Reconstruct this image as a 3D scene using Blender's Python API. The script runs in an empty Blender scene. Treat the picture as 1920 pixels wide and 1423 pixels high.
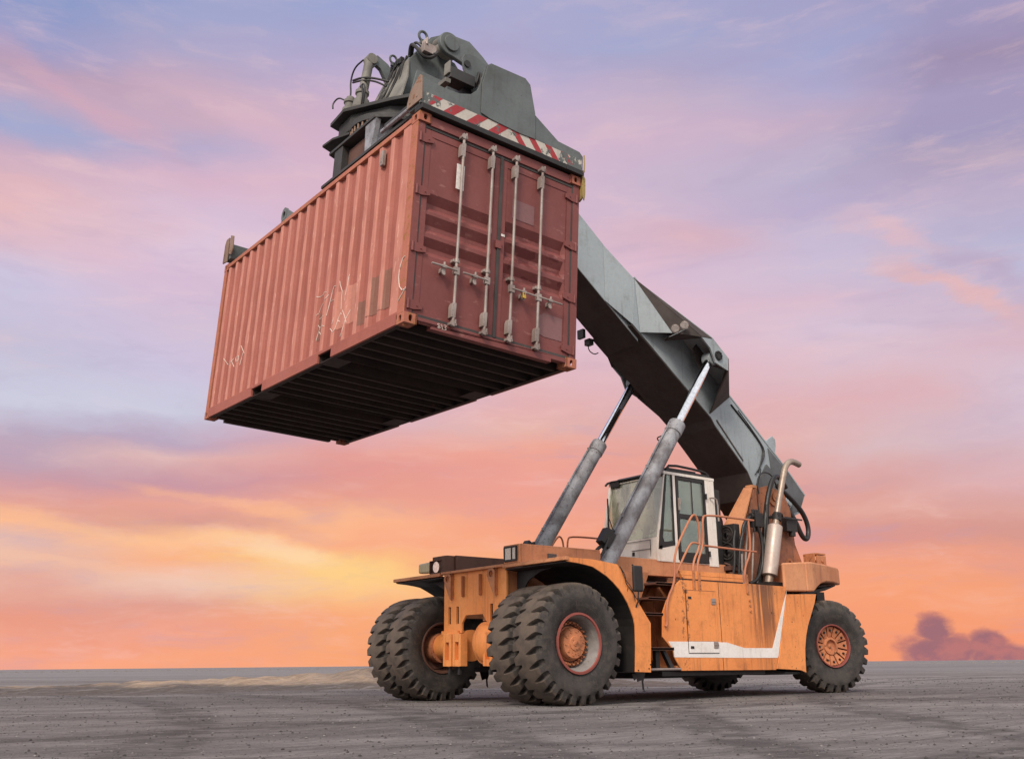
import bpy, bmesh, math, random
from mathutils import Vector, Matrix, noise
random.seed(7)
R = math.radians
scene = bpy.context.scene
col = scene.collection
# ------------------------------------------------------------------ camera
CAM = Vector((8.44525, 11.35800, 0.48719))
A = ((-0.78581715, -0.16773871, -0.59527736), (0.61838607, -0.22787623, -0.75211109), (-0.00949142, -0.95913302, 0.28279633))
cd = bpy.data.cameras.new('camera'); cam = bpy.data.objects.new('camera', cd); col.objects.link(cam)
m = Matrix.Identity(4)
for i in range(3):
    m[i][0] = A[i][0]; m[i][1] = -A[i][1]; m[i][2] = -A[i][2]; m[i][3] = CAM[i]
cam.matrix_world = m
cd.sensor_width = 36; cd.sensor_fit = 'HORIZONTAL'; cd.lens = 33.958; cd.clip_start = 0.05; cd.clip_end = 9000
scene.camera = cam
# ------------------------------------------------------------------ render look
scene.render.engine = 'CYCLES'
vs = scene.view_settings
vs.view_transform = 'Standard'; vs.look = 'None'; vs.gamma = 1; vs.exposure = 0.0
# ------------------------------------------------------------------ node helper
class NT:
    def __init__(s, tree): s.t = tree; s.n = tree.nodes; s.l = tree.links
    def new(s, t, ins=None, **kw):
        nd = s.n.new(t)
        for k, v in kw.items(): setattr(nd, k, v)
        if ins:
            for k, v in ins.items():
                if hasattr(v, 'is_output') or isinstance(v, bpy.types.NodeSocket): s.l.new(v, nd.inputs[k])
                else: nd.inputs[k].default_value = v
        return nd
    def math(s, op, a, b=None, clamp=False):
        ins = {0: a}
        if b is not None: ins[1] = b
        return s.new('ShaderNodeMath', ins, operation=op, use_clamp=clamp).outputs[0]
    def ramp(s, fac, pts, interp='LINEAR'):
        nd = s.new('ShaderNodeValToRGB', {0: fac}); cr = nd.color_ramp; cr.interpolation = interp
        while len(cr.elements) < len(pts): cr.elements.new(0.5)
        for e, (p, c) in zip(cr.elements, pts):
            e.position = p; e.color = c if len(c) == 4 else (*c, 1)
        return nd.outputs[0]
    def mr(s, v, a, b, c=0, d=1, smooth=True):
        nd = s.new('ShaderNodeMapRange', {0: v, 1: a, 2: b, 3: c, 4: d}, interpolation_type='SMOOTHSTEP' if smooth else 'LINEAR')
        return nd.outputs[0]
    def mix(s, f, a, b, bt='MIX'):
        nd = s.new('ShaderNodeMix', None, data_type='RGBA', blend_type=bt)
        for k, v in ((0, f), (6, a), (7, b)):
            if isinstance(v, bpy.types.NodeSocket): s.l.new(v, nd.inputs[k])
            else: nd.inputs[k].default_value = v if k == 0 else (*v[:3], 1)
        return nd.outputs[2]
    def noise(s, vec, scale, detail=5, rough=0.55, dist=0):
        nd = s.new('ShaderNodeTexNoise', {'Scale': scale, 'Detail': detail, 'Roughness': rough, 'Distortion': dist})
        if vec is not None: s.l.new(vec, nd.inputs['Vector'])
        return nd.outputs[0]
    def mapping(s, vec, loc=(0, 0, 0), rot=(0, 0, 0), scale=(1, 1, 1), vt='POINT'):
        nd = s.new('ShaderNodeMapping', {0: vec, 'Rotation': rot, 'Scale': scale}, vector_type=vt)
        if vt != 'NORMAL' : nd.inputs['Location'].default_value = loc
        return nd.outputs[0]
def lin(r, g, b):
    f = lambda c: (c / 255 / 12.92) if c / 255 <= 0.04045 else ((c / 255 + 0.055) / 1.055) ** 2.4
    return (f(r), f(g), f(b))
# ------------------------------------------------------------------ sky (world)
world = bpy.data.worlds.new('World'); scene.world = world; world.use_nodes = True
world.node_tree.nodes.clear()
W = NT(world.node_tree)
gen = W.new('ShaderNodeTexCoord').outputs['Generated']
sep = W.new('ShaderNodeSeparateXYZ', {0: gen})
# azimuth measured from the direction the boom side of the sky lies in, in degrees, growing to the right; elevation in degrees
rotv = W.new('ShaderNodeVectorRotate', {'Vector': gen, 'Angle': R(180 - 231.64)}, rotation_type='Z_AXIS').outputs[0]
sr = W.new('ShaderNodeSeparateXYZ', {0: rotv})
az = W.math('MULTIPLY', W.math('ARCTAN2', sr.outputs[1], W.math('MULTIPLY', sr.outputs[0], -1.0)), 57.2958)
el = W.math('MULTIPLY', W.math('ARCSINE', sep.outputs[2]), 57.2958)
azel = W.new('ShaderNodeCombineXYZ', {0: az, 1: el, 2: 0.0}).outputs[0]
n1 = W.new('ShaderNodeTexNoise', {'Vector': W.mapping(gen, scale=(1, 1, 2.6)), 'Scale': 3.6, 'Detail': 8, 'Roughness': .60})
off = W.new('ShaderNodeVectorMath', {0: n1.outputs[1], 1: (.5, .5, .5)}, operation='SUBTRACT').outputs[0]
off = W.new('ShaderNodeVectorMath', {0: off, 1: (17, 4.6, 0)}, operation='MULTIPLY').outputs[0]
warp = W.new('ShaderNodeVectorMath', {0: azel, 1: off}, operation='ADD').outputs[0]
sw = W.new('ShaderNodeSeparateXYZ', {0: warp})
elw = W.math('DIVIDE', sw.outputs[1], 90.0)
def pxdir(x, y):   # direction (azimuth, elevation) of a sky feature seen in the photograph
    v = [A[i][0] * (x - 960) / 1811.1 + A[i][1] * (y - 711.5) / 1811.1 + A[i][2] for i in range(3)]
    n = math.sqrt(sum(t * t for t in v))
    return ((231.64 - math.degrees(math.atan2(v[1], v[0])) % 360), math.degrees(math.asin(v[2] / n)))
# vertical colour runs of the evening sky at seven bearings, horizon upwards
COLS = {0: '0 140 154 200 60 158 158 200 110 182 156 182 160 195 168 192 215 162 167 205 270 200 172 195 340 224 182 190 400 228 185 190 460 222 187 200 540 206 198 224 640 196 190 214 740 205 205 224 800 182 162 186 850 192 162 180 900 212 156 160 935 222 155 145 985 254 188 144 1025 230 186 172 1065 240 190 166 1110 228 165 150 1170 236 152 126 1235 250 166 134',
 320: '0 160 165 205 100 178 168 200 170 202 172 192 220 203 172 192 265 186 174 205 320 217 180 200 380 215 190 214 450 222 198 218 520 217 190 214 600 210 191 214 690 205 196 222 765 204 203 222 815 187 166 190 845 222 182 180 900 200 152 165 945 234 164 146 980 214 152 142 1015 254 188 140 1060 250 176 132 1105 240 198 178 1150 226 160 144 1190 240 156 130 1235 250 164 126',
 640: '0 155 165 208 100 180 170 205 200 200 176 205 290 220 182 202 450 216 186 206 650 206 192 216 790 216 180 196 860 228 157 150 900 226 152 145 950 231 156 140 985 253 184 140 1030 250 172 130 1080 254 200 130 1130 254 200 136 1180 250 170 120 1235 249 163 114',
 960: '0 168 170 208 80 175 170 205 150 190 175 208 250 210 182 206 450 214 186 206 650 220 186 200 760 228 176 176 805 231 180 170 850 240 165 146 900 238 160 145 955 240 162 142 1000 246 162 130 1100 250 170 120 1235 246 156 106',
 1280: '0 165 166 205 60 164 168 206 130 180 168 198 200 200 178 200 260 205 178 202 330 199 181 205 400 206 182 205 450 215 180 196 500 218 186 206 600 226 192 206 700 225 186 196 780 225 175 176 850 226 162 152 950 236 160 140 1100 248 160 118 1235 248 152 105',
 1600: '0 165 162 200 80 164 166 206 150 172 168 205 220 191 170 196 300 188 178 205 370 186 173 205 420 200 186 212 500 205 190 214 560 215 186 205 620 215 195 214 700 220 190 202 760 222 176 182 840 218 186 190 885 220 166 164 940 224 160 146 1000 222 151 140 1035 240 160 132 1100 248 160 116 1235 248 150 106',
 1920: '0 160 152 190 60 158 143 176 130 166 155 190 220 165 156 190 260 175 161 190 330 186 171 200 430 186 181 210 500 191 186 214 560 200 178 200 640 216 180 194 700 215 194 210 780 214 190 205 850 215 181 190 900 221 175 180 950 215 161 155 1000 211 151 140 1030 235 156 130 1100 243 160 120 1180 246 151 110 1235 248 149 106'}
elw = W.math('DIVIDE', sw.outputs[1], 45.0)
c = None; pa = None
for X_, txt in COLS.items():
    v_ = [int(q) for q in txt.split()]; stops = []
    for k in range(0, len(v_), 4): stops.append((max(0, min(.99, pxdir(X_, v_[k])[1] / 45)), lin(*v_[k + 1:k + 4])))
    stops = stops[::-1]; stops.append((1.0, lin(150, 158, 200)))
    rc = W.ramp(elw, stops); a_ = pxdir(X_, 760)[0]
    c = rc if c is None else W.mix(W.mr(sw.outputs[0], pa, a_, smooth=False), c, rc)
    pa = a_
def blob(cc, x, y, rx, ry, colr, f=.8, rot=0):
    a, e = pxdir(x, y); k = 57.3 / 1811 * .92
    v = W.new('ShaderNodeVectorMath', {0: warp, 1: (a, e, 0)}, operation='SUBTRACT').outputs[0]
    v = W.mapping(v, rot=(0, 0, R(rot)))
    v = W.new('ShaderNodeVectorMath', {0: v, 1: (1 / (rx * k), 1 / (ry * k), 0)}, operation='MULTIPLY').outputs[0]
    ln = W.new('ShaderNodeVectorMath', {0: v}, operation='LENGTH').outputs[1]
    return W.mix(W.math('MULTIPLY', W.mr(ln, 1.5, .1), f), cc, lin(*colr))
c = blob(c, 160, 1000, 210, 16, (255, 194, 146), .7, 9)
c = blob(c, 430, 960, 200, 14, (255, 186, 140), .6, 14)
c = blob(c, 480, 1050, 240, 26, (255, 200, 146), .7, 14)
c = blob(c, 600, 1085, 250, 34, (255, 208, 132), .85, 6)
c = blob(c, 440, 1045, 120, 22, (255, 220, 176), .6, 10)
c = blob(c, 60, 235, 150, 26, (162, 170, 208), .55, 8)
c = blob(c, 170, 190, 190, 20, (212, 168, 186), .6, 20)
c = blob(c, 480, 260, 220, 24, (218, 180, 198), .5, 14)
c = blob(c, 1690, 430, 95, 26, (230, 186, 190), .6, 34)
c = blob(c, 1770, 540, 120, 24, (232, 180, 176), .7, 42)
c = blob(c, 1820, 500, 70, 30, (188, 164, 190), .6, 35)
c = blob(c, 1300, 440, 190, 30, (214, 174, 188), .6, 8)
wisp2 = W.noise(W.mapping(azel, loc=(5, 2, 0), scale=(.16, .75, 1), rot=(0, 0, R(-9))), 1.0, 10, .66, .35)
wm = W.mr(W.noise(W.mapping(azel, scale=(.05, .12, 1)), 1.0, 3, .5), .42, .58)
c = W.mix(W.math('MULTIPLY', W.mr(wisp2, .5, .74, 0, .26), wm), c, lin(250, 208, 204))
c = W.mix(W.math('MULTIPLY', W.mr(wisp2, .5, .28, 0, .22), wm), c, lin(176, 160, 196))
wisp = W.noise(W.mapping(warp, loc=(2, 9, 0), scale=(.09, .42, 1), rot=(0, 0, R(10))), 1.0, 9, .62)
c = W.mix(W.mr(wisp, .5, .78, 0, .20), c, lin(255, 214, 200))
c = W.mix(W.mr(wisp, .5, .24, 0, .20), c, lin(165, 145, 180))
# small dark cumulus low over the horizon on the right
cn = W.noise(W.mapping(azel, scale=(.55, .9, 1)), 1.0, 8, .6)
def dark(x, y, rx, ry):
    a, e = pxdir(x, y); k = 57.3 / 1811
    v = W.new('ShaderNodeVectorMath', {0: azel, 1: (a, e, 0)}, operation='SUBTRACT').outputs[0]
    v = W.new('ShaderNodeVectorMath', {0: v, 1: (1 / (rx * k), 1 / (ry * k), 0)}, operation='MULTIPLY').outputs[0]
    return W.new('ShaderNodeVectorMath', {0: v}, operation='LENGTH').outputs[1]
dk = W.math('MINIMUM', dark(1752, 1180, 34, 30), W.math('MINIMUM', dark(1765, 1222, 75, 34), W.math('MINIMUM', dark(1852, 1205, 34, 26), dark(1875, 1232, 60, 26))))
dk = W.math('ADD', dk, W.math('MULTIPLY', W.math('SUBTRACT', cn, .5), 1.35))
c = W.mix(W.mr(dk, 1.12, .62, 0, .92), c, W.mix(W.mr(cn, .4, .6), lin(180, 114, 116), lin(150, 104, 118)))
c = W.mix(W.mr(el, -.2, -3), c, lin(120, 110, 108))
c = W.new('ShaderNodeHueSaturation', {'Saturation': .98, 'Value': 1.0, 'Color': c}).outputs[0]
# bright overcast behind the viewer and overhead, away from the sunset
back = W.math('MULTIPLY', W.mr(W.math('ABSOLUTE', az), 48, 110), W.mr(el, -4, 8))
back = W.math('MAXIMUM', back, W.mr(el, 44, 75))
cb = W.mix(W.mr(W.noise(W.mapping(gen, scale=(1, 1, 2)), 2.0, 6, .6), .35, .65), (.92, .91, .94, 1), (1.4, 1.37, 1.38))
c = W.mix(back, c, cb)
bg = W.new('ShaderNodeBackground', {0: c, 1: 1.0})
W.new('ShaderNodeOutputWorld', {0: bg.outputs[0]})
# ------------------------------------------------------------------ sun: low, veiled, soft-edged
SUN_AZ, SUN_EL = R(34), R(40)
sd = bpy.data.lights.new('sun', 'SUN'); sun = bpy.data.objects.new('sun', sd); col.objects.link(sun)
sd.energy = 3.1; sd.angle = R(16); sd.color = (1.0, .86, .74)
sun.rotation_euler = Vector((math.cos(SUN_AZ) * math.cos(SUN_EL), math.sin(SUN_AZ) * math.cos(SUN_EL), math.sin(SUN_EL))).to_track_quat('Z', 'Y').to_euler()
sun.location = (20, 10, 20)

# ------------------------------------------------------------------ materials
MATS = {}
def mat(name, fn):
    mt = bpy.data.materials.new(name); mt.use_nodes = True; mt.node_tree.nodes.clear()
    N = NT(mt.node_tree); sh = fn(N)
    N.new('ShaderNodeOutputMaterial', {0: sh}); MATS[name] = mt; return mt
def paint(name, colr, colr2=None, rough=.5, rust=.5, streak=.4, dirt=(.05, .035, .025), rustc=(.10, .038, .016), metal=0, spec=.4, edge=0, seed=0, extra=None, scale=1, grime=.35, bump=.12):
    def fn(N):
        tc = N.new('ShaderNodeTexCoord').outputs['Object']
        p = N.mapping(tc, loc=(seed * 3.1, seed * 1.7, seed))
        c1 = (*colr, 1); c2 = (*(colr2 or tuple(v * .78 for v in colr)), 1)
        big = N.noise(p, 1.1 * scale, 6, .6)
        c = N.mix(N.mr(big, .35, .68), c1, c2)
        fine = N.noise(p, 26 * scale, 4, .6)
        c = N.mix(N.mr(fine, .42, .7, 0, .25), c, tuple(v * .6 for v in colr))
        # rain streaks running down
        s = N.noise(N.mapping(p, scale=(9, 9, .55)), 1.6 * scale, 5, .6)
        sm = N.math('MULTIPLY', N.mr(s, .52, .72), N.math('MULTIPLY', N.mr(big, .3, .6), streak))
        c = N.mix(sm, c, dirt)
        # grime
        g = N.noise(p, 3.3 * scale, 8, .7)
        c = N.mix(N.math('MULTIPLY', N.mr(g, .5, .75), grime), c, dirt)
        # rust blisters and chips
        r = N.noise(p, 11 * scale, 9, .72)
        thr = .72 - .12 * rust
        rm = N.mr(r, thr, thr + .05)
        c = N.mix(rm, c, rustc)
        rough_s = N.math('ADD', N.math('MULTIPLY', rm, .3), N.mr(g, .3, .7, rough - .06, rough + .16), clamp=True)
        if edge:
            bv = N.new('ShaderNodeBevel', {'Radius': .012}, samples=2).outputs[0]
            gn = N.new('ShaderNodeNewGeometry').outputs['Normal']
            d = N.new('ShaderNodeVectorMath', {0: bv, 1: gn}, operation='DOT_PRODUCT').outputs['Value']
            em = N.math('MULTIPLY', N.mr(d, .985, .86), N.mr(N.noise(p, 7, 6, .7), .42, .6, 0, edge))
            c = N.mix(em, c, rustc)
        if extra: c = extra(N, tc, c)
        h = N.math('ADD', N.math('MULTIPLY', r, .5), N.math('MULTIPLY', fine, .3))
        b = N.new('ShaderNodeBump', {'Strength': bump, 'Distance': .01, 'Height': h}).outputs[0]
        return N.new('ShaderNodeBsdfPrincipled', {'Base Color': c, 'Roughness': rough_s, 'Metallic': metal, 'Specular IOR Level': spec, 'Normal': b}).outputs[0]
    return mat(name, fn)
def band(N, v, a, b, w=.02):
    return N.math('MULTIPLY', N.mr(v, a - w, a + w), N.mr(v, b + w, b - w))
def soot(N, tc, c):   # exhaust and oil stain below the silencer
    s = N.new('ShaderNodeSeparateXYZ', {0: tc})
    st = N.noise(N.mapping(tc, scale=(16, 1, .5)), 1.0, 5, .65)
    m1 = N.math('MULTIPLY', band(N, s.outputs[0], -4.52, -4.0, .04), N.mr(s.outputs[2], .62, 1.25, .25, 1))
    m2 = N.math('MULTIPLY', m1, N.mr(st, .36, .56))
    c = N.mix(N.math('MULTIPLY', m2, .72), c, (.045, .025, .02))
    m3 = N.math('MULTIPLY', band(N, s.outputs[0], -4.62, -3.85, .15), N.mr(s.outputs[2], 1.3, 1.66))
    c = N.mix(N.math('MULTIPLY', m3, .35), c, (.06, .03, .025))
    # scuffs beside the locker door
    d = N.math('MULTIPLY', band(N, s.outputs[0], -2.5, -2.36, .03), N.mr(N.noise(tc, 13, 6, .7), .5, .62))
    return N.mix(N.math('MULTIPLY', d, .8), c, (.06, .035, .03))
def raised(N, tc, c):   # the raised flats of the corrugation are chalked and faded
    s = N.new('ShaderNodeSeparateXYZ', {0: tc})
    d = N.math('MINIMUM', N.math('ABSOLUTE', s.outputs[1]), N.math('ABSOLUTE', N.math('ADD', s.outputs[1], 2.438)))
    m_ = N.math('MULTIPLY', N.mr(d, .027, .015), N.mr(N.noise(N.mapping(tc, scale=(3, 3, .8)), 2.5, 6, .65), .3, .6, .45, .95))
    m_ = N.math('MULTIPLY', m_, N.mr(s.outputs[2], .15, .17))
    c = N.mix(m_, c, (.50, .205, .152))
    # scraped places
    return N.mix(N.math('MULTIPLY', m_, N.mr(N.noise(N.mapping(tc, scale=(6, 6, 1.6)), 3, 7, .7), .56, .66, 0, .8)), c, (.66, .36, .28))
def old_marks(N, tc, c):   # remains of painted-out lettering on the right-hand door
    s = N.new('ShaderNodeSeparateXYZ', {0: tc})
    m_ = N.math('MULTIPLY', band(N, s.outputs[1], -2.20, -1.32, .03), band(N, s.outputs[2], .95, 1.50, .06))
    n_ = N.mr(N.noise(N.mapping(tc, scale=(1, 3.2, 5.5)), 1.6, 5, .55), .53, .57)
    c = N.mix(N.math('MULTIPLY', N.math('MULTIPLY', m_, n_), .75), c, (.105, .020, .020))
    m2 = N.math('MULTIPLY', N.mr(N.noise(N.mapping(tc, scale=(1, 2, 5)), 2.2, 6, .65), .60, .68), .45)
    return N.mix(m2, c, (.36, .17, .145))
def worn_ends(N, tc, c):   # the paint of the hazard band is rubbed off towards both ends
    s = N.new('ShaderNodeSeparateXYZ', {0: tc})
    e = N.math('MAXIMUM', N.mr(s.outputs[1], -.22, .05), N.mr(s.outputs[1], -1.98, -2.35))
    m_ = N.mr(N.math('ADD', N.noise(tc, 7, 7, .72), N.math('MULTIPLY', e, .17)), .56, .60)
    return N.mix(m_, c, (.10, .115, .11))
OR = (.82, .300, .088)
paint('orange_paint', OR, (.70, .235, .066), rough=.46, rust=.8, streak=.55, grime=.42, extra=soot, edge=.35, seed=1, dirt=(.16, .06, .025))
paint('orange_worn', (.50, .20, .085), (.30, .115, .055), rough=.6, rust=.75, streak=.5, grime=.5, seed=2, edge=.6, dirt=(.12, .055, .03))
paint('orange_front', (.84, .33, .10), (.74, .25, .065), rough=.5, rust=.55, streak=.6, grime=.3, seed=3, dirt=(.30, .11, .045), edge=.4)
paint('pylon_paint', (.40, .15, .07), (.13, .065, .045), rough=.65, rust=.9, streak=.6, grime=.8, seed=40, edge=.4, dirt=(.045, .032, .028))
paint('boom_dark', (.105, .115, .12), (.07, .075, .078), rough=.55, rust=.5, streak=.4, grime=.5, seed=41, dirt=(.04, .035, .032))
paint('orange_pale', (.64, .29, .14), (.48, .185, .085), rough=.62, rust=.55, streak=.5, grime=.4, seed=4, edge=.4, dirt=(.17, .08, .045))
paint('orange_hub', (.56, .21, .09), (.36, .13, .065), rough=.65, rust=1.25, streak=.1, grime=.9, seed=5, scale=1.8, dirt=(.06, .035, .025))
paint('boom_grey', (.315, .365, .385), (.28, .325, .345), rough=.5, rust=.42, streak=.35, grime=.34, seed=6, rustc=(.07, .05, .045), bump=.05)
paint('boom_under', (.060, .048, .043), (.045, .036, .033), rough=.75, rust=.4, streak=.15, grime=.4, seed=16, dirt=(.03, .02, .018), rustc=(.05, .028, .02))  # boom paint darkened: shade of the downward faces is put into the colour
paint('spreader_grey', (.125, .146, .146), (.085, .10, .10), rough=.55, rust=.62, streak=.35, grime=.45, seed=7, edge=.7, dirt=(.045, .04, .033), rustc=(.07, .045, .035))
paint('spreader_light', (.23, .225, .195), (.11, .105, .095), rough=.6, rust=.6, streak=.3, grime=.35, seed=8, edge=.6)
paint('spreader_dark', (.045, .046, .046), (.026, .026, .025), rough=.6, rust=.7, streak=.3, grime=.5, seed=9, edge=.5, dirt=(.03, .022, .017))
paint('rusty_steel', (.27, .185, .14), (.19, .115, .08), rough=.8, rust=1.2, streak=.3, grime=.4, seed=10, rustc=(.20, .085, .045))
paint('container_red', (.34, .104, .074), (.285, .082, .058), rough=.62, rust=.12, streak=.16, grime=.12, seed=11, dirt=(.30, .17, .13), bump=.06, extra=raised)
paint('container_door', (.205, .060, .054), (.17, .048, .044), rough=.58, rust=.1, streak=.12, grime=.14, seed=12, dirt=(.13, .06, .05), bump=.06, extra=old_marks)
paint('container_post', (.42, .145, .095), (.36, .11, .07), rough=.7, rust=1.5, streak=.3, grime=.65, seed=13, edge=.9, rustc=(.30, .13, .05), dirt=(.45, .22, .13))
paint('container_floor', (.035, .024, .022), (.022, .016, .015), rough=.8, rust=.6, streak=.1, grime=.3, seed=14, rustc=(.06, .03, .018), dirt=(.02, .014, .012))
paint('crossmember', (.060, .040, .036), (.04, .028, .025), rough=.75, rust=.9, streak=.1, grime=.4, seed=15, rustc=(.11, .055, .03), dirt=(.03, .02, .016))
paint('white_paint', (.82, .79, .74), (.74, .68, .60), rough=.5, rust=.6, streak=.4, grime=.26, seed=17, dirt=(.45, .34, .25), edge=.3)
paint('white_stripe', (.80, .77, .73), (.72, .68, .63), rough=.5, rust=.3, streak=.45, grime=.16, seed=18, dirt=(.34, .27, .22))
paint('red_mark', (.36, .030, .040), (.30, .030, .035), rough=.6, rust=.6, streak=.2, grime=.3, seed=19, dirt=(.12, .04, .04), rustc=(.12, .12, .11), extra=worn_ends)
paint('white_mark', (.52, .49, .43), (.45, .42, .37), rough=.6, rust=.65, streak=.2, grime=.3, seed=20, dirt=(.25, .2, .16), rustc=(.09, .09, .08), extra=worn_ends)
paint('cyl_grey', (.34, .355, .38), (.13, .125, .13), rough=.45, rust=1.1, streak=.55, grime=.75, seed=21, scale=2.2, rustc=(.085, .055, .05), dirt=(.10, .085, .085), metal=.15)
paint('galvanised', (.36, .315, .285), (.23, .185, .165), rough=.5, rust=.7, streak=.2, grime=.4, seed=22, scale=2, metal=.25, dirt=(.2, .12, .09), rustc=(.16, .075, .045))
paint('rim_red', (.30, .075, .06), (.24, .065, .05), rough=.6, rust=.6, streak=.1, grime=.3, seed=23)
paint('rim_grey', (.26, .245, .23), (.11, .10, .095), rough=.6, rust=.8, streak=.1, grime=.5, seed=24, scale=2)
paint('muffler_steel', (.50, .42, .37), (.42, .33, .28), rough=.46, rust=.45, streak=.2, grime=.3, seed=25, metal=.3, rustc=(.22, .11, .07))
paint('pipe_steel', (.38, .31, .25), (.28, .215, .17), rough=.42, rust=.7, streak=.2, grime=.4, seed=26, metal=.55)
paint('yellow_worn', (.36, .26, .08), (.20, .16, .08), rough=.6, rust=.9, streak=.3, grime=.5, seed=27)
paint('black_steel', (.022, .021, .021), (.014, .013, .013), rough=.5, rust=.6, streak=.2, grime=.4, seed=28, rustc=(.07, .035, .02), dirt=(.05, .035, .028))
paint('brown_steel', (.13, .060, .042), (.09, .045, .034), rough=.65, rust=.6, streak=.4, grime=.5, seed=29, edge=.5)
paint('rail_orange', (.50, .20, .10), (.42, .15, .08), rough=.5, rust=.7, streak=.1, grime=.3, seed=30)
paint('gasket', (.045, .042, .042), (.07, .065, .06), rough=.8, rust=.4, streak=.3, grime=.4, seed=31, dirt=(.12, .10, .09))
paint('patch_mauve', (.215, .105, .105), (.19, .09, .092), rough=.55, rust=0, streak=.05, grime=.05, seed=32, bump=.02)
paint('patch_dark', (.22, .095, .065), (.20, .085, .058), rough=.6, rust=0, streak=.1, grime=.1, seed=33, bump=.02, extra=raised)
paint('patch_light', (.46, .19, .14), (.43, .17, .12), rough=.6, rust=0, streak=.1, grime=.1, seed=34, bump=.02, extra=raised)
def simple(name, colr, rough=.5, metal=0, spec=.5, bump=0, bs=20, var=.25):
    def fn(N):
        tc = N.new('ShaderNodeTexCoord').outputs['Object']
        n = N.noise(tc, bs, 5, .6)
        c = N.mix(N.mr(n, .3, .7), (*colr, 1), tuple(v * (1 - var) for v in colr))
        ins = {'Base Color': c, 'Roughness': N.mr(n, .2, .8, max(rough - .05, 0.02), rough + .1), 'Metallic': metal, 'Specular IOR Level': spec}
        if bump: ins['Normal'] = N.new('ShaderNodeBump', {'Strength': bump, 'Distance': .01, 'Height': n}).outputs[0]
        return N.new('ShaderNodeBsdfPrincipled', ins).outputs[0]
    return mat(name, fn)
simple('chrome', (.74, .76, .80), .07, 1)
simple('rubber_hose', (.016, .015, .015), .45, bump=.1)
simple('chalk', (.80, .72, .64), .9)
simple('label_white', (.74, .70, .66), .6)
simple('brass', (.62, .42, .07), .35, .7)
simple('seat_fabric', (.18, .17, .15), .9)
simple('cab_interior', (.76, .76, .66), .7, var=.4, bs=3)
simple('lens_clear', (.72, .66, .56), .12, 0, .8, bump=.5, bs=60)
simple('lens_yellow', (.50, .44, .24), .15, 0, .8, bump=.4, bs=50)
simple('lens_dark', (.08, .06, .05), .2)
simple('reflector', (.85, .80, .74), .14, .8)
def tyre_fn(N):
    tc = N.new('ShaderNodeTexCoord').outputs['Object']
    s = N.new('ShaderNodeSeparateXYZ', {0: tc})
    rr = N.math('SQRT', N.math('ADD', N.math('POWER', s.outputs[0], 2), N.math('POWER', s.outputs[2], 2)))
    g = N.noise(tc, 5, 8, .68); f = N.noise(tc, 60, 4, .6)
    c = N.mix(N.mr(g, .36, .66), (.022, .020, .019, 1), (.050, .044, .040))
    dust = N.math('MULTIPLY', N.mr(rr, .700, .748), N.mr(g, .34, .62, .35, 1))
    c = N.mix(N.math('MULTIPLY', N.mr(rr, .40, .6), N.mr(g, .36, .7, .1, .45)), c, (.085, .075, .068))
    c = N.mix(N.math('MULTIPLY', dust, .85), c, (.125, .095, .072))
    c = N.mix(N.math('MULTIPLY', N.mr(N.noise(tc, 14, 7, .7), .52, .64), .5), c, (.09, .07, .055))
    c = N.mix(N.mr(f, .55, .72, 0, .4), c, (.11, .09, .075))
    h = N.math('ADD', f, g)
    return N.new('ShaderNodeBsdfPrincipled', {'Base Color': c, 'Roughness': N.mr(g, .3, .7, .62, .85), 'Specular IOR Level': .35,
        'Normal': N.new('ShaderNodeBump', {'Strength': .25, 'Distance': .01, 'Height': h}).outputs[0]}).outputs[0]
mat('tyre_rubber', tyre_fn)
def glass_fn(N):
    tc = N.new('ShaderNodeTexCoord').outputs['Object']
    tr = N.new('ShaderNodeBsdfTransparent', {0: (.86, .94, .90, 1)}).outputs[0]
    gl = N.new('ShaderNodeBsdfGlossy', {0: (.9, .95, .92, 1), 'Roughness': .03}).outputs[0]
    df = N.new('ShaderNodeBsdfDiffuse', {0: (.70, .69, .58, 1)}).outputs[0]
    fr = N.new('ShaderNodeFresnel', {0: 1.55}).outputs[0]
    a = N.new('ShaderNodeMixShader', {0: N.math('ADD', N.math('MULTIPLY', fr, .9), .04), 1: tr, 2: gl}).outputs[0]
    d = N.mr(N.noise(tc, 2.2, 6, .65), .35, .7, .03, .14)
    return N.new('ShaderNodeMixShader', {0: d, 1: a, 2: df}).outputs[0]
mat('glass', glass_fn)
def screen_fn(N):   # windscreen; glow of the lit interior and reflections put in as cream diffuse
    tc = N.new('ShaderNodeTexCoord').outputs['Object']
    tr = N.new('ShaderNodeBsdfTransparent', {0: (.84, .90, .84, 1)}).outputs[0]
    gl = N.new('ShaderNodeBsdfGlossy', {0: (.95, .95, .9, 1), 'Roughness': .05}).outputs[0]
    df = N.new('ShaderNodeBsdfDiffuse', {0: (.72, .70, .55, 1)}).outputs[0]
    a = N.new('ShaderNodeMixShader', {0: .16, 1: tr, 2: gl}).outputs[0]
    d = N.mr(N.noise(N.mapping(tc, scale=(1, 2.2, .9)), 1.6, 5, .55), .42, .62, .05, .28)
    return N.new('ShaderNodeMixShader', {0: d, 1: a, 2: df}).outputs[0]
mat('windscreen_glass', screen_fn)
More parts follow.
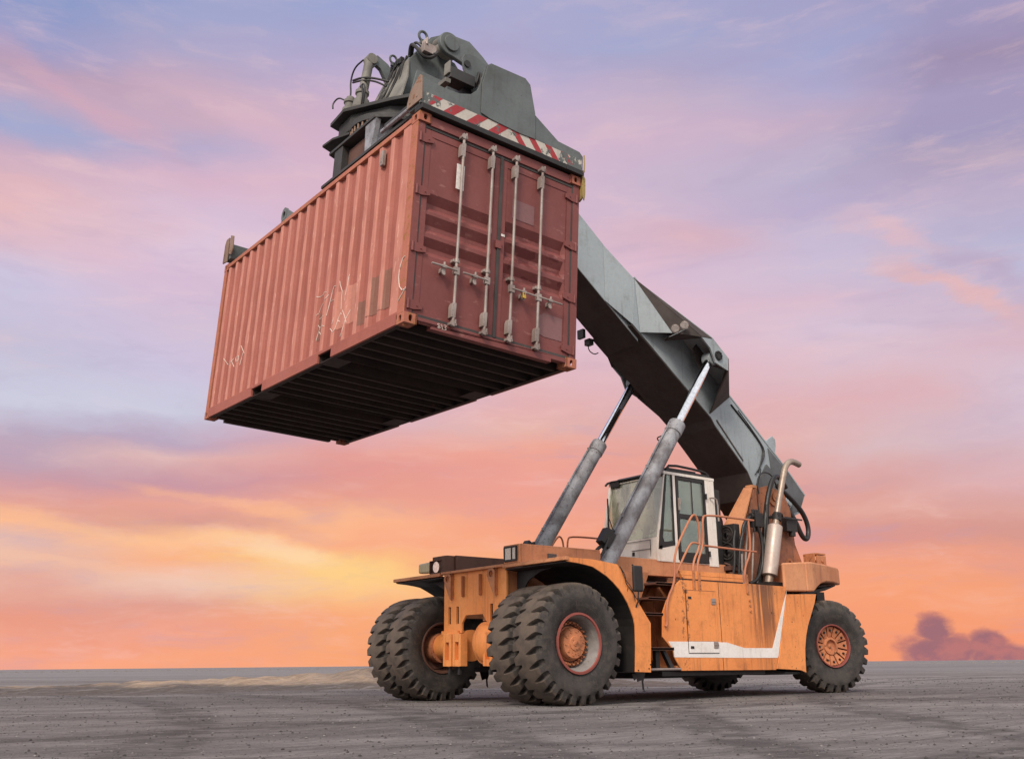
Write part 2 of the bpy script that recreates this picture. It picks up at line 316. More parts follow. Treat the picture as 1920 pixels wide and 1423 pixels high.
def ground_fn(N, sand=False):
    tc = N.new('ShaderNodeTexCoord').outputs['Object']
    # axis across the view: wheel tracks of the yard run this way
    v = N.mapping(tc, rot=(0, 0, R(38)))
    big = N.noise(N.mapping(v, scale=(.05, .16, 1)), 1.0, 6, .6)
    trk = N.noise(N.mapping(v, loc=(3, 1, 0), scale=(.10, 1.1, 1)), 1.0, 8, .62, .4)
    trk2 = N.noise(N.mapping(tc, loc=(9, 4, 0), rot=(0, 0, R(62)), scale=(.07, .9, 1)), 1.0, 8, .6, .3)
    med = N.noise(tc, 2.4, 8, .65)
    g1 = N.noise(N.mapping(tc, rot=(0, 0, R(-51.6)), scale=(2.2, 34, 1)), 1.0, 6, .7)
    g2 = N.noise(N.mapping(tc, rot=(0, 0, R(-51.6)), scale=(.5, 6, 1)), 1.0, 7, .7)
    arc = N.noise(N.mapping(tc, loc=(1, 5, 0), rot=(0, 0, R(20)), scale=(.12, .75, 1)), 1.0, 7, .6, .5)
    fine = N.noise(tc, 34, 6, .7)
    grit = N.noise(tc, 130, 3, .6)
    if sand:
        c = N.mix(N.mr(med, .35, .66), (.44, .325, .22, 1), (.29, .21, .145))
        zz = N.new('ShaderNodeSeparateXYZ', {0: tc})
        hgt = N.math('ADD', zz.outputs[2], N.math('MULTIPLY', N.math('SUBTRACT', N.noise(tc, .55, 6, .6), .5), .22))
        c = N.mix(N.mr(hgt, .17, .08), c, (.078, .064, .058))
        c = N.mix(N.math('MULTIPLY', N.mr(N.math('ADD', zz.outputs[0], N.math('MULTIPLY', N.noise(tc, .8, 5, .6), 2.2)), -1.0, -3.2), .85), c, (.13, .10, .082))
    else:
        c = N.mix(N.mr(big, .38, .62), (.215, .20, .195, 1), (.098, .090, .088))
        c = N.mix(N.mr(trk, .47, .64, 0, .75), c, (.085, .077, .077))
        c = N.mix(N.mr(trk2, .52, .66, 0, .55), c, (.085, .078, .078))
        c = N.mix(N.mr(trk, .45, .32, 0, .5), c, (.27, .25, .24))
        # paler concrete apron far out
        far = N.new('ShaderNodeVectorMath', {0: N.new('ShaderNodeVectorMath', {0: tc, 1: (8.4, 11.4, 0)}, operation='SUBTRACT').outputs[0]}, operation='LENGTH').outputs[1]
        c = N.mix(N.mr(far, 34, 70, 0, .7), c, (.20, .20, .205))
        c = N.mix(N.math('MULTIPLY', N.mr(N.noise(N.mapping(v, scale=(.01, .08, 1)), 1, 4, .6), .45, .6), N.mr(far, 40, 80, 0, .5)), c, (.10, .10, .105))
    c = N.mix(N.mr(g2, .5, .66, 0, .65), c, (.075, .068, .067) if not sand else (.10, .075, .06))
    c = N.mix(N.mr(g2, .47, .32, 0, .5), c, (.30, .28, .272))
    c = N.mix(N.mr(g1, .53, .67, 0, .6), c, (.34, .32, .31))
    c = N.mix(N.mr(g1, .48, .35, 0, .75), c, (.075, .068, .068))
    c = N.mix(N.mr(arc, .55, .68, 0, .5 if not sand else .1), c, (.075, .068, .07))
    c = N.mix(N.mr(fine, .5, .72, 0, .4), c, tuple(x * (2.0 if not sand else 1.5) for x in ((.17, .155, .15) if not sand else (.2, .16, .12))))
    c = N.mix(N.mr(fine, .46, .28, 0, .6), c, (.045, .04, .04))
    if not sand:      # curved wheel marks pressed into the dirt
        for cx_, cy_, rad, w_ in ((30, -8, 27.0, .38), (30, -8, 29.3, .42), (-22, 26, 29.5, .36), (-22, 26, 31.4, .36), (4, 40, 37.0, .45), (6, 42, 33.6, .3)):
            ln_ = N.new('ShaderNodeVectorMath', {0: N.new('ShaderNodeVectorMath', {0: tc, 1: (cx_, cy_, 0)}, operation='SUBTRACT').outputs[0]}, operation='LENGTH').outputs[1]
            dd_ = N.math('ABSOLUTE', N.math('SUBTRACT', N.math('ADD', ln_, N.math('MULTIPLY', g2, .5)), rad + .25))
            c = N.mix(N.math('MULTIPLY', N.mr(dd_, w_, w_ * .5), N.mr(med, .38, .58, .1, .75)), c, (.062, .056, .056))
    c = N.mix(N.mr(grit, .56, .74, 0, .35), c, (.26, .24, .23))
    h = N.math('ADD', N.math('MULTIPLY', fine, .6), N.math('ADD', N.math('MULTIPLY', grit, .25), N.math('ADD', N.math('MULTIPLY', trk, 1.2), N.math('MULTIPLY', g1, .9))))
    b = N.new('ShaderNodeBump', {'Strength': .8, 'Distance': .03, 'Height': h}).outputs[0]
    return N.new('ShaderNodeBsdfPrincipled', {'Base Color': c, 'Roughness': N.mr(med, .3, .7, .72, .95), 'Specular IOR Level': .25, 'Normal': b}).outputs[0]
mat('yard_ground', ground_fn)
mat('sand', lambda N: ground_fn(N, True))
simple('stone_pale', (.23, .215, .205), .9, bs=40, var=.4)
simple('stone', (.09, .082, .08), .9, bump=.4, bs=40, var=.6)
simple('kerb_concrete', (.24, .22, .21), .9, bs=3)

# ------------------------------------------------------------------ mesh helper
class MB:
    def __init__(s): s.bm = bmesh.new(); s.mi = 0
    def _f(s, vs):
        try: f = s.bm.faces.new(vs); f.material_index = s.mi; return f
        except ValueError: return None
    def face(s, pts): return s._f([s.bm.verts.new(p) for p in pts])
    def hexa(s, p):      # 8 points: bottom 4, top 4
        v = [s.bm.verts.new(q) for q in p]
        for a in ((3, 2, 1, 0), (4, 5, 6, 7), (0, 1, 5, 4), (1, 2, 6, 5), (2, 3, 7, 6), (3, 0, 4, 7)): s._f([v[i] for i in a])
        return s
    def box(s, a, b):
        x0, y0, z0 = (min(a[i], b[i]) for i in range(3)); x1, y1, z1 = (max(a[i], b[i]) for i in range(3))
        return s.hexa([(x0, y0, z0), (x1, y0, z0), (x1, y1, z0), (x0, y1, z0), (x0, y0, z1), (x1, y0, z1), (x1, y1, z1), (x0, y1, z1)])
    def prism(s, poly, ax, a, b):   # poly in the two other axes, extruded along ax from a to b
        def P(u, v, w):
            return {'x': (w, u, v), 'y': (u, w, v), 'z': (u, v, w)}[ax]
        n = len(poly)
        A_ = [s.bm.verts.new(P(u, v, a)) for u, v in poly]; B_ = [s.bm.verts.new(P(u, v, b)) for u, v in poly]
        s._f(A_[::-1]); s._f(B_)
        for i in range(n): s._f([A_[i], A_[(i + 1) % n], B_[(i + 1) % n], B_[i]])
        return s
    def slab(s, pts, t):    # planar polygon in space thickened by t (towards -normal half/half)
        p = [Vector(q) for q in pts]; n = Vector((0, 0, 0))
        for i in range(1, len(p) - 1): n += (p[i] - p[0]).cross(p[i + 1] - p[0])
        n.normalize(); a = [q + n * t / 2 for q in p]; b = [q - n * t / 2 for q in p]
        A_ = [s.bm.verts.new(q) for q in a]; B_ = [s.bm.verts.new(q) for q in b]
        s._f(A_); s._f(B_[::-1])
        k = len(p)
        for i in range(k): s._f([A_[i], B_[i], B_[(i + 1) % k], A_[(i + 1) % k]])
        return s
    def strip(s, line, ax, a, b, t):   # polyline (2d) extruded along ax with thickness t
        n = len(line); out = []
        for i in range(n):
            p = Vector(line[i]); d = (Vector(line[min(i + 1, n - 1)]) - Vector(line[max(i - 1, 0)])).normalized()
            out.append((p, Vector((-d.y, d.x))))
        poly = [tuple(p + q * t / 2) for p, q in out] + [tuple(p - q * t / 2) for p, q in out[::-1]]
        # quads so that concave strips stay clean
        def P(u, w): return {'x': (w, u[0], u[1]), 'y': (u[0], w, u[1]), 'z': (u[0], u[1], w)}[ax]
        for i in range(n - 1):
            q = [poly[i], poly[i + 1], poly[2 * n - 2 - i], poly[2 * n - 1 - i]]
            s.hexa([P(u, a) for u in q] + [P(u, b) for u in q])
        return s
    def cyl(s, p0, p1, r0, r1=None, seg=24, cap=True):
        r1 = r0 if r1 is None else r1
        p0 = Vector(p0); p1 = Vector(p1); d = (p1 - p0).normalized()
        u = d.orthogonal().normalized(); w = d.cross(u)
        ra = [s.bm.verts.new(p0 + (u * math.cos(t) + w * math.sin(t)) * r0) for t in (2 * math.pi * i / seg for i in range(seg))]
        rb = [s.bm.verts.new(p1 + (u * math.cos(t) + w * math.sin(t)) * r1) for t in (2 * math.pi * i / seg for i in range(seg))]
        for i in range(seg): s._f([ra[i], ra[(i + 1) % seg], rb[(i + 1) % seg], rb[i]])
        if cap: s._f(ra[::-1]); s._f(rb)
        return s
    def tube(s, pts, r, seg=10, smooth=0, cap=True):
        p = [Vector(q) for q in pts]
        for _ in range(smooth):     # corner cutting keeps ends
            q = [p[0]]
            for i in range(len(p) - 1):
                q += [p[i] * .75 + p[i + 1] * .25, p[i] * .25 + p[i + 1] * .75]
            q.append(p[-1]); p = q
        d0 = (p[1] - p[0]).normalized(); u = d0.orthogonal().normalized(); rings = []
        for i, c in enumerate(p):
            d = (p[min(i + 1, len(p) - 1)] - p[max(i - 1, 0)]).normalized()
            u = (u - d * u.dot(d)).normalized(); w = d.cross(u)
            rings.append([s.bm.verts.new(c + (u * math.cos(t) + w * math.sin(t)) * (r if not callable(r) else r(i / (len(p) - 1)))) for t in (2 * math.pi * k / seg for k in range(seg))])
        for a, b in zip(rings, rings[1:]):
            for i in range(seg): s._f([a[i], a[(i + 1) % seg], b[(i + 1) % seg], b[i]])
        if cap: s._f(rings[0][::-1]); s._f(rings[-1])
        return s
    def lathe(s, prof, c, seg=48, closed=False):   # axis = Y; prof = [(y, r)]
        rings = []
        for y, r in prof:
            rings.append([s.bm.verts.new((c[0] + r * math.cos(t), c[1] + y, c[2] + r * math.sin(t))) for t in (2 * math.pi * k / seg for k in range(seg))] if r > 1e-5 else [s.bm.verts.new((c[0], c[1] + y, c[2]))])
        pr = list(zip(rings, rings[1:])) + ([(rings[-1], rings[0])] if closed else [])
        for a, b in pr:
            for i in range(seg):
                j = (i + 1) % seg
                if len(a) == 1 and len(b) == 1: continue
                if len(a) == 1: s._f([a[0], b[j], b[i]])
                elif len(b) == 1: s._f([a[i], a[j], b[0]])
                else: s._f([a[i], a[j], b[j], b[i]])
        return s
    def bolt(s, c, ax, r=.015, h=.012):
        d = {'x': Vector((1, 0, 0)), 'y': Vector((0, 1, 0)), 'z': Vector((0, 0, 1))}[ax[-1]] * (-1 if ax[0] == '-' else 1)
        return s.cyl(c, Vector(c) + d * h, r, r * .9, 6)
    def build(s, name, m, parent=None, bevel=.006, smooth=35, xf=None, seg=2):
        me = bpy.data.meshes.new(name); bm = s.bm
        bmesh.ops.remove_doubles(bm, verts=bm.verts, dist=1e-5)
        bmesh.ops.recalc_face_normals(bm, faces=bm.faces)
        if smooth:
            for f in bm.faces: f.smooth = True
            for e in bm.edges:
                if len(e.link_faces) != 2 or e.calc_face_angle(0) > R(smooth): e.smooth = False
        bm.to_mesh(me); bm.free()
        for mm in (m if isinstance(m, (list, tuple)) else [m]): me.materials.append(MATS[mm])
        o = bpy.data.objects.new(name, me); col.objects.link(o)
        if parent: o.parent = parent
        if xf is not None: o.matrix_local = xf
        if bevel:
            md = o.modifiers.new('bevel', 'BEVEL'); md.width = bevel; md.segments = seg; md.limit_method = 'ANGLE'; md.angle_limit = R(40); md.harden_normals = True
        return o
def empty(name, loc=(0, 0, 0), label=None, cat=None, group=None):
    o = bpy.data.objects.new(name, None); col.objects.link(o); o.location = loc; o.empty_display_size = .5
    if label: o['label'] = label; o['category'] = cat
    if group: o['group'] = group
    return o
def structure(o): o['kind'] = 'structure'; return o
def hosemat(): return 'rubber_hose'

# ------------------------------------------------------------------ ground
def ridge(x, y):
    # low bank of scraped sand behind the machine
    e = 0
    for cx, cy, ax, ay, h, an in ((-3.9, -10.4, 2.3, 1.7, .42, -40), (-1.6, -11.7, 2.6, 1.9, .27, -44), (.7, -12.2, 2.6, 2.0, .19, -35), (-6.8, -8.6, 3.0, 1.6, .40, -40), (-1.0, -15.0, 3.5, 1.6, .16, -38), (3.2, -12.8, 2.2, 1.8, .14, -30)):
        a = R(an); dx, dy = x - cx, y - cy; u = dx * math.cos(a) + dy * math.sin(a); v = -dx * math.sin(a) + dy * math.cos(a)
        e = max(e, h * math.exp(-(u / ax) ** 2 - (v / ay) ** 2))
    return e
def gh(x, y):
    d = math.hypot(x - CAM.x, y - CAM.y)
    k = 1 / (1 + (d / 60) ** 2)
    f = min(1, max(0, (d - 2) / 3))
    h = (noise.noise(Vector((x * .25, y * .25, 0))) * .022 + noise.noise(Vector((x * 1.3, y * 1.3, 4))) * .009) * k * f
    # keep it flat under the wheels
    w = min(math.hypot(x, y), math.hypot(x + 6.4, y))
    return h * min(1, max(.15, (w - 1.5) / 2.5)) - .012
mb = MB(); rings = []
NS = 360; rr = [.0]; r_ = .6
while r_ < 4000: rr.append(r_); r_ *= 1.045 if r_ < 80 else 1.12
for r_ in rr:
    if r_ == 0: rings.append([mb.bm.verts.new((CAM.x, CAM.y, gh(CAM.x, CAM.y)))]); continue
    row = []
    for k in range(NS):
        t = 2 * math.pi * k / NS; x = CAM.x + r_ * math.cos(t); y = CAM.y + r_ * math.sin(t)
        row.append(mb.bm.verts.new((x, y, gh(x, y) - max(0, (r_ - 1500)) * .0001)))
    rings.append(row)
for a, b in zip(rings, rings[1:]):
    for k in range(NS):
        j = (k + 1) % NS
        mb._f([a[0], b[k], b[j]] if len(a) == 1 else [a[k], b[k], b[j], a[j]])
structure(mb.build('ground', 'yard_ground', bevel=0, smooth=180))
# sand bank: its rim dips below the yard surface
mb = MB(); g = {}
a = R(-40)
for i in range(161):
    for j in range(71):
        u = (i - 80) * .16; v = (j - 35) * .16
        x = -2.5 + u * math.cos(a) - v * math.sin(a); y = -12.0 + u * math.sin(a) + v * math.cos(a)
        h = ridge(x, y)
        h = h + (noise.noise(Vector((x * .9, y * .9, 2))) * .10 + noise.noise(Vector((x * 2.6, y * 2.6, 7))) * .06 + noise.noise(Vector((x * 7, y * 7, 3))) * .02) * min(1, h / .08) - .035
        g[i, j] = mb.bm.verts.new((x, y, h))
for i in range(160):
    for j in range(70): mb._f([g[i, j], g[i + 1, j], g[i + 1, j + 1], g[i, j + 1]])
structure(mb.build('sand_bank', 'sand', bevel=0, smooth=180))
# loose gravel near the camera: one mesh of many stones
mb = MB()
for k in range(30000):
    d = 2.2 + 30 * random.random() ** 1.35; t = R(231.6 + random.uniform(-36, 36))
    x = CAM.x + d * math.cos(t); y = CAM.y + d * math.sin(t)
    r = random.choice([.002, .0025, .003, .003, .003, .004, .004, .005, .0085]) * random.uniform(.7, 1.3) * (1 + d * .045); mb.mi = random.choice((0, 0, 1))
    z = gh(x, y) + r * .25
    q = [Vector((random.uniform(.7, 1.2) * r, 0, 0)), Vector((0, random.uniform(.7, 1.2) * r, 0)), Vector((0, 0, random.uniform(.5, .8) * r))]
    c0 = Vector((x, y, z)); an = random.random() * 6.28; rot = Matrix.Rotation(an, 3, 'Z')
    vsx = [mb.bm.verts.new(c0 + rot @ (q[i] * s_)) for i in range(3) for s_ in (1, -1)]
    for i0 in (0, 1):
        for i1 in (2, 3):
            for i2 in (4, 5): mb._f([vsx[i0], vsx[i1], vsx[i2]])
o = mb.build('gravel', ['stone', 'stone_pale'], bevel=0, smooth=0); o['kind'] = 'stuff'
o['label'] = 'loose gravel and grit scattered over the grey yard'; o['category'] = 'gravel'
# broken edge of the yard at the horizon
mb = MB()
for k in range(260):
    t = R(231.6 - 30 + 62 * k / 260); t2 = R(231.6 - 30 + 62 * (k + random.uniform(.6, 1.0)) / 260)
    d = 190 + random.uniform(-4, 4); h = random.uniform(.02, .22) * random.random()
    p = [(CAM.x + q * math.cos(s_), CAM.y + q * math.sin(s_), z) for z in (-.1, h) for (q, s_) in ((d, t), (d, t2), (d + 2, t2), (d + 2, t))]
    mb.hexa(p)
structure(mb.build('kerb', 'kerb_concrete', bevel=0))

# ================================================================== SHIPPING CONTAINER
CT = Matrix(((-0.02285256, 0.99881168, -0.04304640, 3.28585664), (-0.99940482, -0.02171079, 0.02680758, 2.97362099), (0.02584115, 0.04363340, 0.99871335, 4.03460229), (0, 0, 0, 1)))
L_, W_, H_ = 6.058, 2.438, 2.591
ctr = empty('shipping_container', label='rust red corrugated steel shipping container with closed doors hanging from the lifting machine', cat='shipping container')
ctr.matrix_world = CT
def C(mb, name, m, parent=None, **k): return mb.build(name, m, parent or ctr, **k)
# depth of the side corrugation as a function of length
PITCH = .290; CO = .30
def corr(x):
    if x < CO: return 0
    u = ((x - CO) % PITCH) / PITCH
    o_, s_ = .22, .17
    if u < o_: return 0
    if u < o_ + s_: return (u - o_) / s_
    if u < 1 - s_: return 1
    return 1 - (u - (1 - s_)) / s_
def dent(x, z):
    return .012 * noise.noise(Vector((x * 1.7, z * 1.3, 3))) + .010 * noise.noise(Vector((x * 5, z * 2.2, 9)))
DEP = .038
def side(y_out, sgn):
    mb = MB(); xs = [.18]
    k = 0
    while True:
        for f in (0, .22, .39, .83):
            x = CO + (k + f) * PITCH
            if x > 5.90: break
            if x > .18: xs.append(x)
        else: k += 1; continue
        break
    xs.append(5.92); zs = [.16 + i * (2.50 - .16) / 26 for i in range(27)]
    g = {}
    for i, x in enumerate(xs):
        for j, z in enumerate(zs):
            fe = min(1, (j) / 3, (26 - j) / 3)
            g[i, j] = mb.bm.verts.new((x, y_out - sgn * (.012 + DEP * corr(x) + dent(x, z) * fe * .8), z))
    for i in range(len(xs) - 1):
        for j in range(26): mb._f([g[i, j], g[i + 1, j], g[i + 1, j + 1], g[i, j + 1]])
    return mb
C(side(0, 1), 'side_wall', 'container_red', bevel=0, smooth=20)
C(side(-W_, -1), 'side_wall', 'container_red', bevel=0, smooth=20)
# end wall (far)
mb = MB(); g = {}; ys = [0.05]
k = 0
while ys[-1] < W_ - .1: ys.append(ys[-1] + (.07 if k % 2 == 0 else .068)); k += 1
for i, y in enumerate(ys):
    d = (0, 0, 1, 1)[i % 4] * .04
    for j, z in enumerate((.16, 2.5)): g[i, j] = mb.bm.verts.new((L_ - .02 - d, -y, z))
for i in range(len(ys) - 1): mb._f([g[i, 0], g[i + 1, 0], g[i + 1, 1], g[i, 1]])
C(mb, 'end_wall', 'container_red', bevel=0)
# roof with swaged ribs
mb = MB(); xs = [.1 + i * .07 for i in range(85)]
for i in range(len(xs) - 1):
    z0 = 2.57 - (.018 if (i // 2) % 2 else 0); z1 = 2.57 - (.018 if ((i + 1) // 2) % 2 else 0)
    mb.face([(xs[i], -.06, z0), (xs[i + 1], -.06, z1), (xs[i + 1], -W_ + .06, z1), (xs[i], -W_ + .06, z0)])
C(mb, 'roof', 'container_red', bevel=0)
# rails
for y0, y1 in ((0.0, -.06), (-W_ + .06, -W_)):
    mb = MB().box((.17, y0 - .002 if y0 == 0 else y0, 2.505), (L_ - .10, y1, 2.572)); C(mb, 'top_rail', 'container_post')
    mb = MB(); xs = [.16, 1.75, 2.11, 3.85, 4.22, 5.95]
    sg = -1 if y0 == 0 else 1; yo = -.004 if y0 == 0 else -W_ + .004
    for a_, b_ in ((xs[0], xs[1]), (xs[2], xs[3]), (xs[4], xs[5])): mb.box((a_, yo, .010), (b_, yo + sg * .03, .158))
    for a_, b_ in ((xs[1], xs[2]), (xs[3], xs[4])): mb.box((a_, yo, .118), (b_, yo + sg * .03, .158))
    for x in (1.62, 2.14, 3.72, 4.26): mb.box((x, yo - sg * .003, .012), (x + .012, yo + sg * .01, .157))
    mb.box((.17, yo + sg * .03, .158), (5.93, yo + sg * .06, .166))
    C(mb, 'bottom_rail', 'container_red', bevel=.003)
    mb = MB()
    for a_, b_ in ((.17, 1.74), (2.12, 3.84), (4.23, 5.93)): mb.box((a_, yo + sg * .031, .010), (b_, yo + sg * .085, .016)); mb.box((a_, yo + sg * .031, .016), (b_, yo + sg * .034, .150))
    C(mb, 'rail_flange', 'crossmember', bevel=0)
# corner posts
for x0, x1 in ((.004, .165), (L_ - .165 + .05, L_ - .004)):
    for y0, y1 in ((-.002, -.10), (-W_ + .10, -W_ + .002)):
        mb = MB()
        if x0 < 1:
            mb.box((.03, y0, .118), (.175, y1 if y0 > -1 else y1, 2.473))
        else: mb.box((x0, y0, .118), (x1, y1, 2.473))
        o = C(mb, 'corner_post', 'container_post' if not (x0 < 1 and y0 < -1) else 'container_door', bevel=.008)
        if x0 < 1: C(MB().box((.024, y0 - .012 if y0 > -1 else y0 - .098, .125), (.0295, y1 if y0 > -1 else y1 - .012 + .012, 2.465)) if y0 > -1 else MB().box((.024, y0, .125), (.0295, y1 - .004, 2.465)), 'post_face', 'container_door', o, bevel=0)
# corner castings with their slotted holes
def casting(cx, cy, cz, sx, sy):
    # box cx..cx+sx*.178, cy..cy+sy*.162, cz..cz+.118 built as shells around oval holes
    mb = MB(); Lx, Ly, Lz, t = .178, .162, .118, .022
    def oval(w, h, n=20):
        return [((w / 2) * math.copysign(abs(math.cos(a)) ** .8, math.cos(a)), (h / 2) * math.copysign(abs(math.sin(a)) ** .8, math.sin(a))) for a in (2 * math.pi * i / n for i in range(n))]
    def plate(w, h, hw, hh, P):
        hole = oval(hw, hh); n = len(hole); ring = []
        for (u, v) in hole:
            k = min((w / 2) / abs(u) if abs(u) > 1e-6 else 9e9, (h / 2) / abs(v) if abs(v) > 1e-6 else 9e9)
            ring.append((u * k, v * k))
        hv = [[mb.bm.verts.new(P(u, v, d)) for u, v in hole] for d in (0, t)]
        rv = [[mb.bm.verts.new(P(u, v, d)) for u, v in ring] for d in (0, t)]
        cr = [(w / 2, h / 2), (-w / 2, h / 2), (-w / 2, -h / 2), (w / 2, -h / 2)]
        for i in range(n):
            j = (i + 1) % n
            mb._f([hv[0][i], hv[0][j], rv[0][j], rv[0][i]]); mb._f([hv[0][i], hv[1][i], hv[1][j], hv[0][j]]); mb._f([hv[1][i], hv[1][j], rv[1][j], rv[1][i]])
            a, b = ring[i], ring[j]
            if abs(abs(a[0]) - w / 2) < 1e-6 and abs(abs(a[1]) - h / 2) > 1e-6 and abs(abs(b[1]) - h / 2) < 1e-6 and abs(abs(b[0]) - w / 2) > 1e-6 or abs(abs(a[1]) - h / 2) < 1e-6 and abs(abs(a[0]) - w / 2) > 1e-6 and abs(abs(b[0]) - w / 2) < 1e-6 and abs(abs(b[1]) - h / 2) > 1e-6:
                cu = math.copysign(w / 2, a[0] + b[0]); cv = math.copysign(h / 2, a[1] + b[1])
                for d in (0, 1): mb._f([rv[d][i], rv[d][j], mb.bm.verts.new(P(cu, cv, d * t))])
    plate(Lx, Lz, .056, .078, lambda u, v, d: (cx + sx * (Lx / 2 + u), cy + sy * d, cz + Lz / 2 + v))
    plate(Ly, Lz, .050, .076, lambda u, v, d: (cx + sx * d, cy + sy * (Ly / 2 + u), cz + Lz / 2 + v))
    for z in (cz, cz + Lz - .02):
        plate(Lx, Ly, .07, .11, lambda u, v, d: (cx + sx * (Lx / 2 + u), cy + sy * (Ly / 2 + v), z + d * .9))
    mb.box((cx + sx * (Lx - .02), cy, cz), (cx + sx * Lx, cy + sy * Ly, cz + Lz))
    mb.box((cx, cy + sy * (Ly - .02), cz), (cx + sx * Lx, cy + sy * Ly, cz + Lz))
    mb.box((cx + sx * .04, cy + sy * .04, cz + .03), (cx + sx * .05, cy + sy * .12, cz + .09)) if False else None
    return mb
for cx, sx in ((0, 1), (L_, -1)):
    for cy, sy in ((0, -1), (-W_, 1)):
        for cz in (0, H_ - .118):
            C(casting(cx, cy, cz, sx, sy), 'corner_casting', 'container_post' if cz else 'container_post', bevel=0)
# door end: sill, header, leaves
mb = MB(); mb.prism([(-.16, .015), (-.16, .10), (-W_ + .16, .10), (-W_ + .16, .045), (-2.05, .045), (-2.05, .0), (-.35, .0), (-.35, .055), (-.16, .055)], 'x', .012, .10)
C(mb, 'door_sill', 'container_door', bevel=.004)
mb = MB(); mb.prism([(-.16, .045), (-.16, .15), (-W_ + .16, .15), (-W_ + .16, .045), (-2.13, .045), (-2.13, .0), (-.30, .0), (-.30, .045)], 'x', L_ - .10, L_ - .012); C(mb, 'end_sill', 'crossmember', bevel=.004)
mb = MB().box((.012, -.16, 2.455), (.10, -W_ + .16, 2.575)); C(mb, 'door_header', 'container_door', bevel=.004)
mb = MB()
for y in (-.105, -W_ + .105): mb.box((.03, y - .015, .12), (.05, y + .015, 2.46))
for z in (.118, 2.435): mb.box((.028, -.09, z - .016), (.052, -W_ + .09, z + .018))
mb.box((.016, -1.188, .11), (.04, -1.226, 2.44))
C(mb, 'door_gasket', 'gasket', bevel=.004)
# corrugated panel profile in height: three wide recesses
def leaf(y0, y1):
    mb = MB(); X0 = .036
    a, b = min(y0, y1), max(y0, y1); fr = .075
    # steel frame of the leaf
    mb.box((X0, a, .137), (X0 + .035, a + fr, 2.418)); mb.box((X0, b - fr, .137), (X0 + .035, b, 2.418))
    mb.box((X0, a + fr, .137), (X0 + .035, b - fr, .137 + fr)); mb.box((X0, a + fr, 2.418 - fr * 1.2), (X0 + .035, b - fr, 2.418))
    zs = [(.212, .008), (.55, .008), (.78, .008)]
    prof = [(.212, .008), (.86, .008), (.93, .068), (.985, .068), (1.075, .008), (1.13, .008), (1.20, .068), (1.255, .068), (1.355, .008), (1.40, .008), (1.47, .068), (1.52, .068), (1.62, .008), (2.0, .008), (2.33, .008)]
    ys_ = [a + fr, a + fr + .03, b - fr - .03, b - fr]
    g = {}
    for i, y in enumerate(ys_):
        for j, (z, d) in enumerate(prof):
            dd = d if 0 < i < 3 else .008
            g[i, j] = mb.bm.verts.new((X0 + dd, y, z))
    for i in range(3):
        for j in range(len(prof) - 1): mb._f([g[i, j], g[i + 1, j], g[i + 1, j + 1], g[i, j + 1]])
    return mb
dl = C(leaf(-.118, -1.192), 'door', 'container_door', bevel=.003, smooth=18)
dr = C(leaf(-1.222, -W_ + .118), 'door', 'container_door', bevel=.003, smooth=18)
# hinges
for lf, ys_, s_ in ((dl, -.055, -1), (dr, -W_ + .055, 1)):
    for z in (2.27, 1.60, .90, .22):
        mb = MB(); mb.prism([(ys_, z - .05), (ys_, z + .06), (ys_ + s_ * .06, z + .06), (ys_ + s_ * .17, z + .035), (ys_ + s_ * .17, z - .025), (ys_ + s_ * .06, z - .05)], 'x', .012, .038)
        mb.cyl((.012, ys_ - s_ * .01, z - .055), (.012, ys_ - s_ * .01, z + .06), .016, seg=12)
        mb.bolt((.012, ys_ + s_ * .10, z), '-x', .009)
        C(mb, 'hinge', 'container_door', lf, bevel=.003)
# locking bars with keepers, brackets and handles
def bar(lf, y, hy0, hy1):
    s_ = 1 if hy1 > hy0 else -1
    mb = MB(); mb.cyl((-.032, y, .10), (-.032, y, 2.47), .017, seg=16); C(mb, 'lock_rod', 'galvanised', lf, bevel=0)
    for z, up in ((.115, 1), (2.455, -1)):
        mb = MB(); mb.cyl((-.032, y, z - .035), (-.032, y, z + .03), .027, seg=12); mb.box((-.052, y - .04, z - .02), (.02, y + .04, z + .012)); mb.box((-.058, y - .028, z - .004), (-.02, y - .012, z + .05)); mb.box((-.058, y + .012, z - .03), (-.02, y + .028, z + .035))
        C(mb, 'rod_keeper', 'galvanised', lf, bevel=.003)
    for z in (.27, 2.28):
        mb = MB(); mb.prism([(y - .020, z - .085), (y + .034, z - .085), (y + .034, z + .05), (y + .018, z + .09), (y - .024, z + .09), (y - .024, z + .05)], 'x', -.048, .03)
        for dz in (-.06, 0, .06): mb.bolt((-.048, y + .024, z + dz), '-x', .006, .005)
        C(mb, 'rod_bracket', 'galvanised', lf, bevel=.004)
    mb = MB(); mb.cyl((-.032, y, .845), (-.032, y, .895), .026, seg=12); mb.box((-.03, y - .045, .853), (.035, y + .045, .887)); C(mb, 'rod_guide', 'galvanised', lf, bevel=.003)
    if True:
        z = .745
        mb = MB(); mb.box((-.055, y - .035, z - .045), (-.012, y + .035, z + .045)); mb.tube([(-.052, y, z), (-.052, y + (hy0 - y) * .45, z + .004), (-.048, hy0 if abs(hy0 - y) > abs(hy1 - y) else hy1, z + .002)], .012, 8)
        C(mb, 'door_handle', 'galvanised', lf, bevel=.002)
        yc = y + ((hy0 if abs(hy0 - y) > abs(hy1 - y) else hy1) - y) * .5
        mb = MB(); mb.box((-.035, yc - .024, z - .062), (.034, yc + .024, z - .012)); mb.box((-.06, yc - .03, z - .012), (-.04, yc + .03, z + .022)); mb.cyl((-.048, yc, z + .015), (-.048, yc, z + .055), .014, seg=10); mb.cyl((-.045, yc, z - .075), (-.03, yc, z - .075), .022, seg=12)
        mb.box((-.04, yc - .045, z - .008), (-.03, yc + .045, z + .004)); C(mb, 'handle_catch', 'galvanised', lf, bevel=.002)
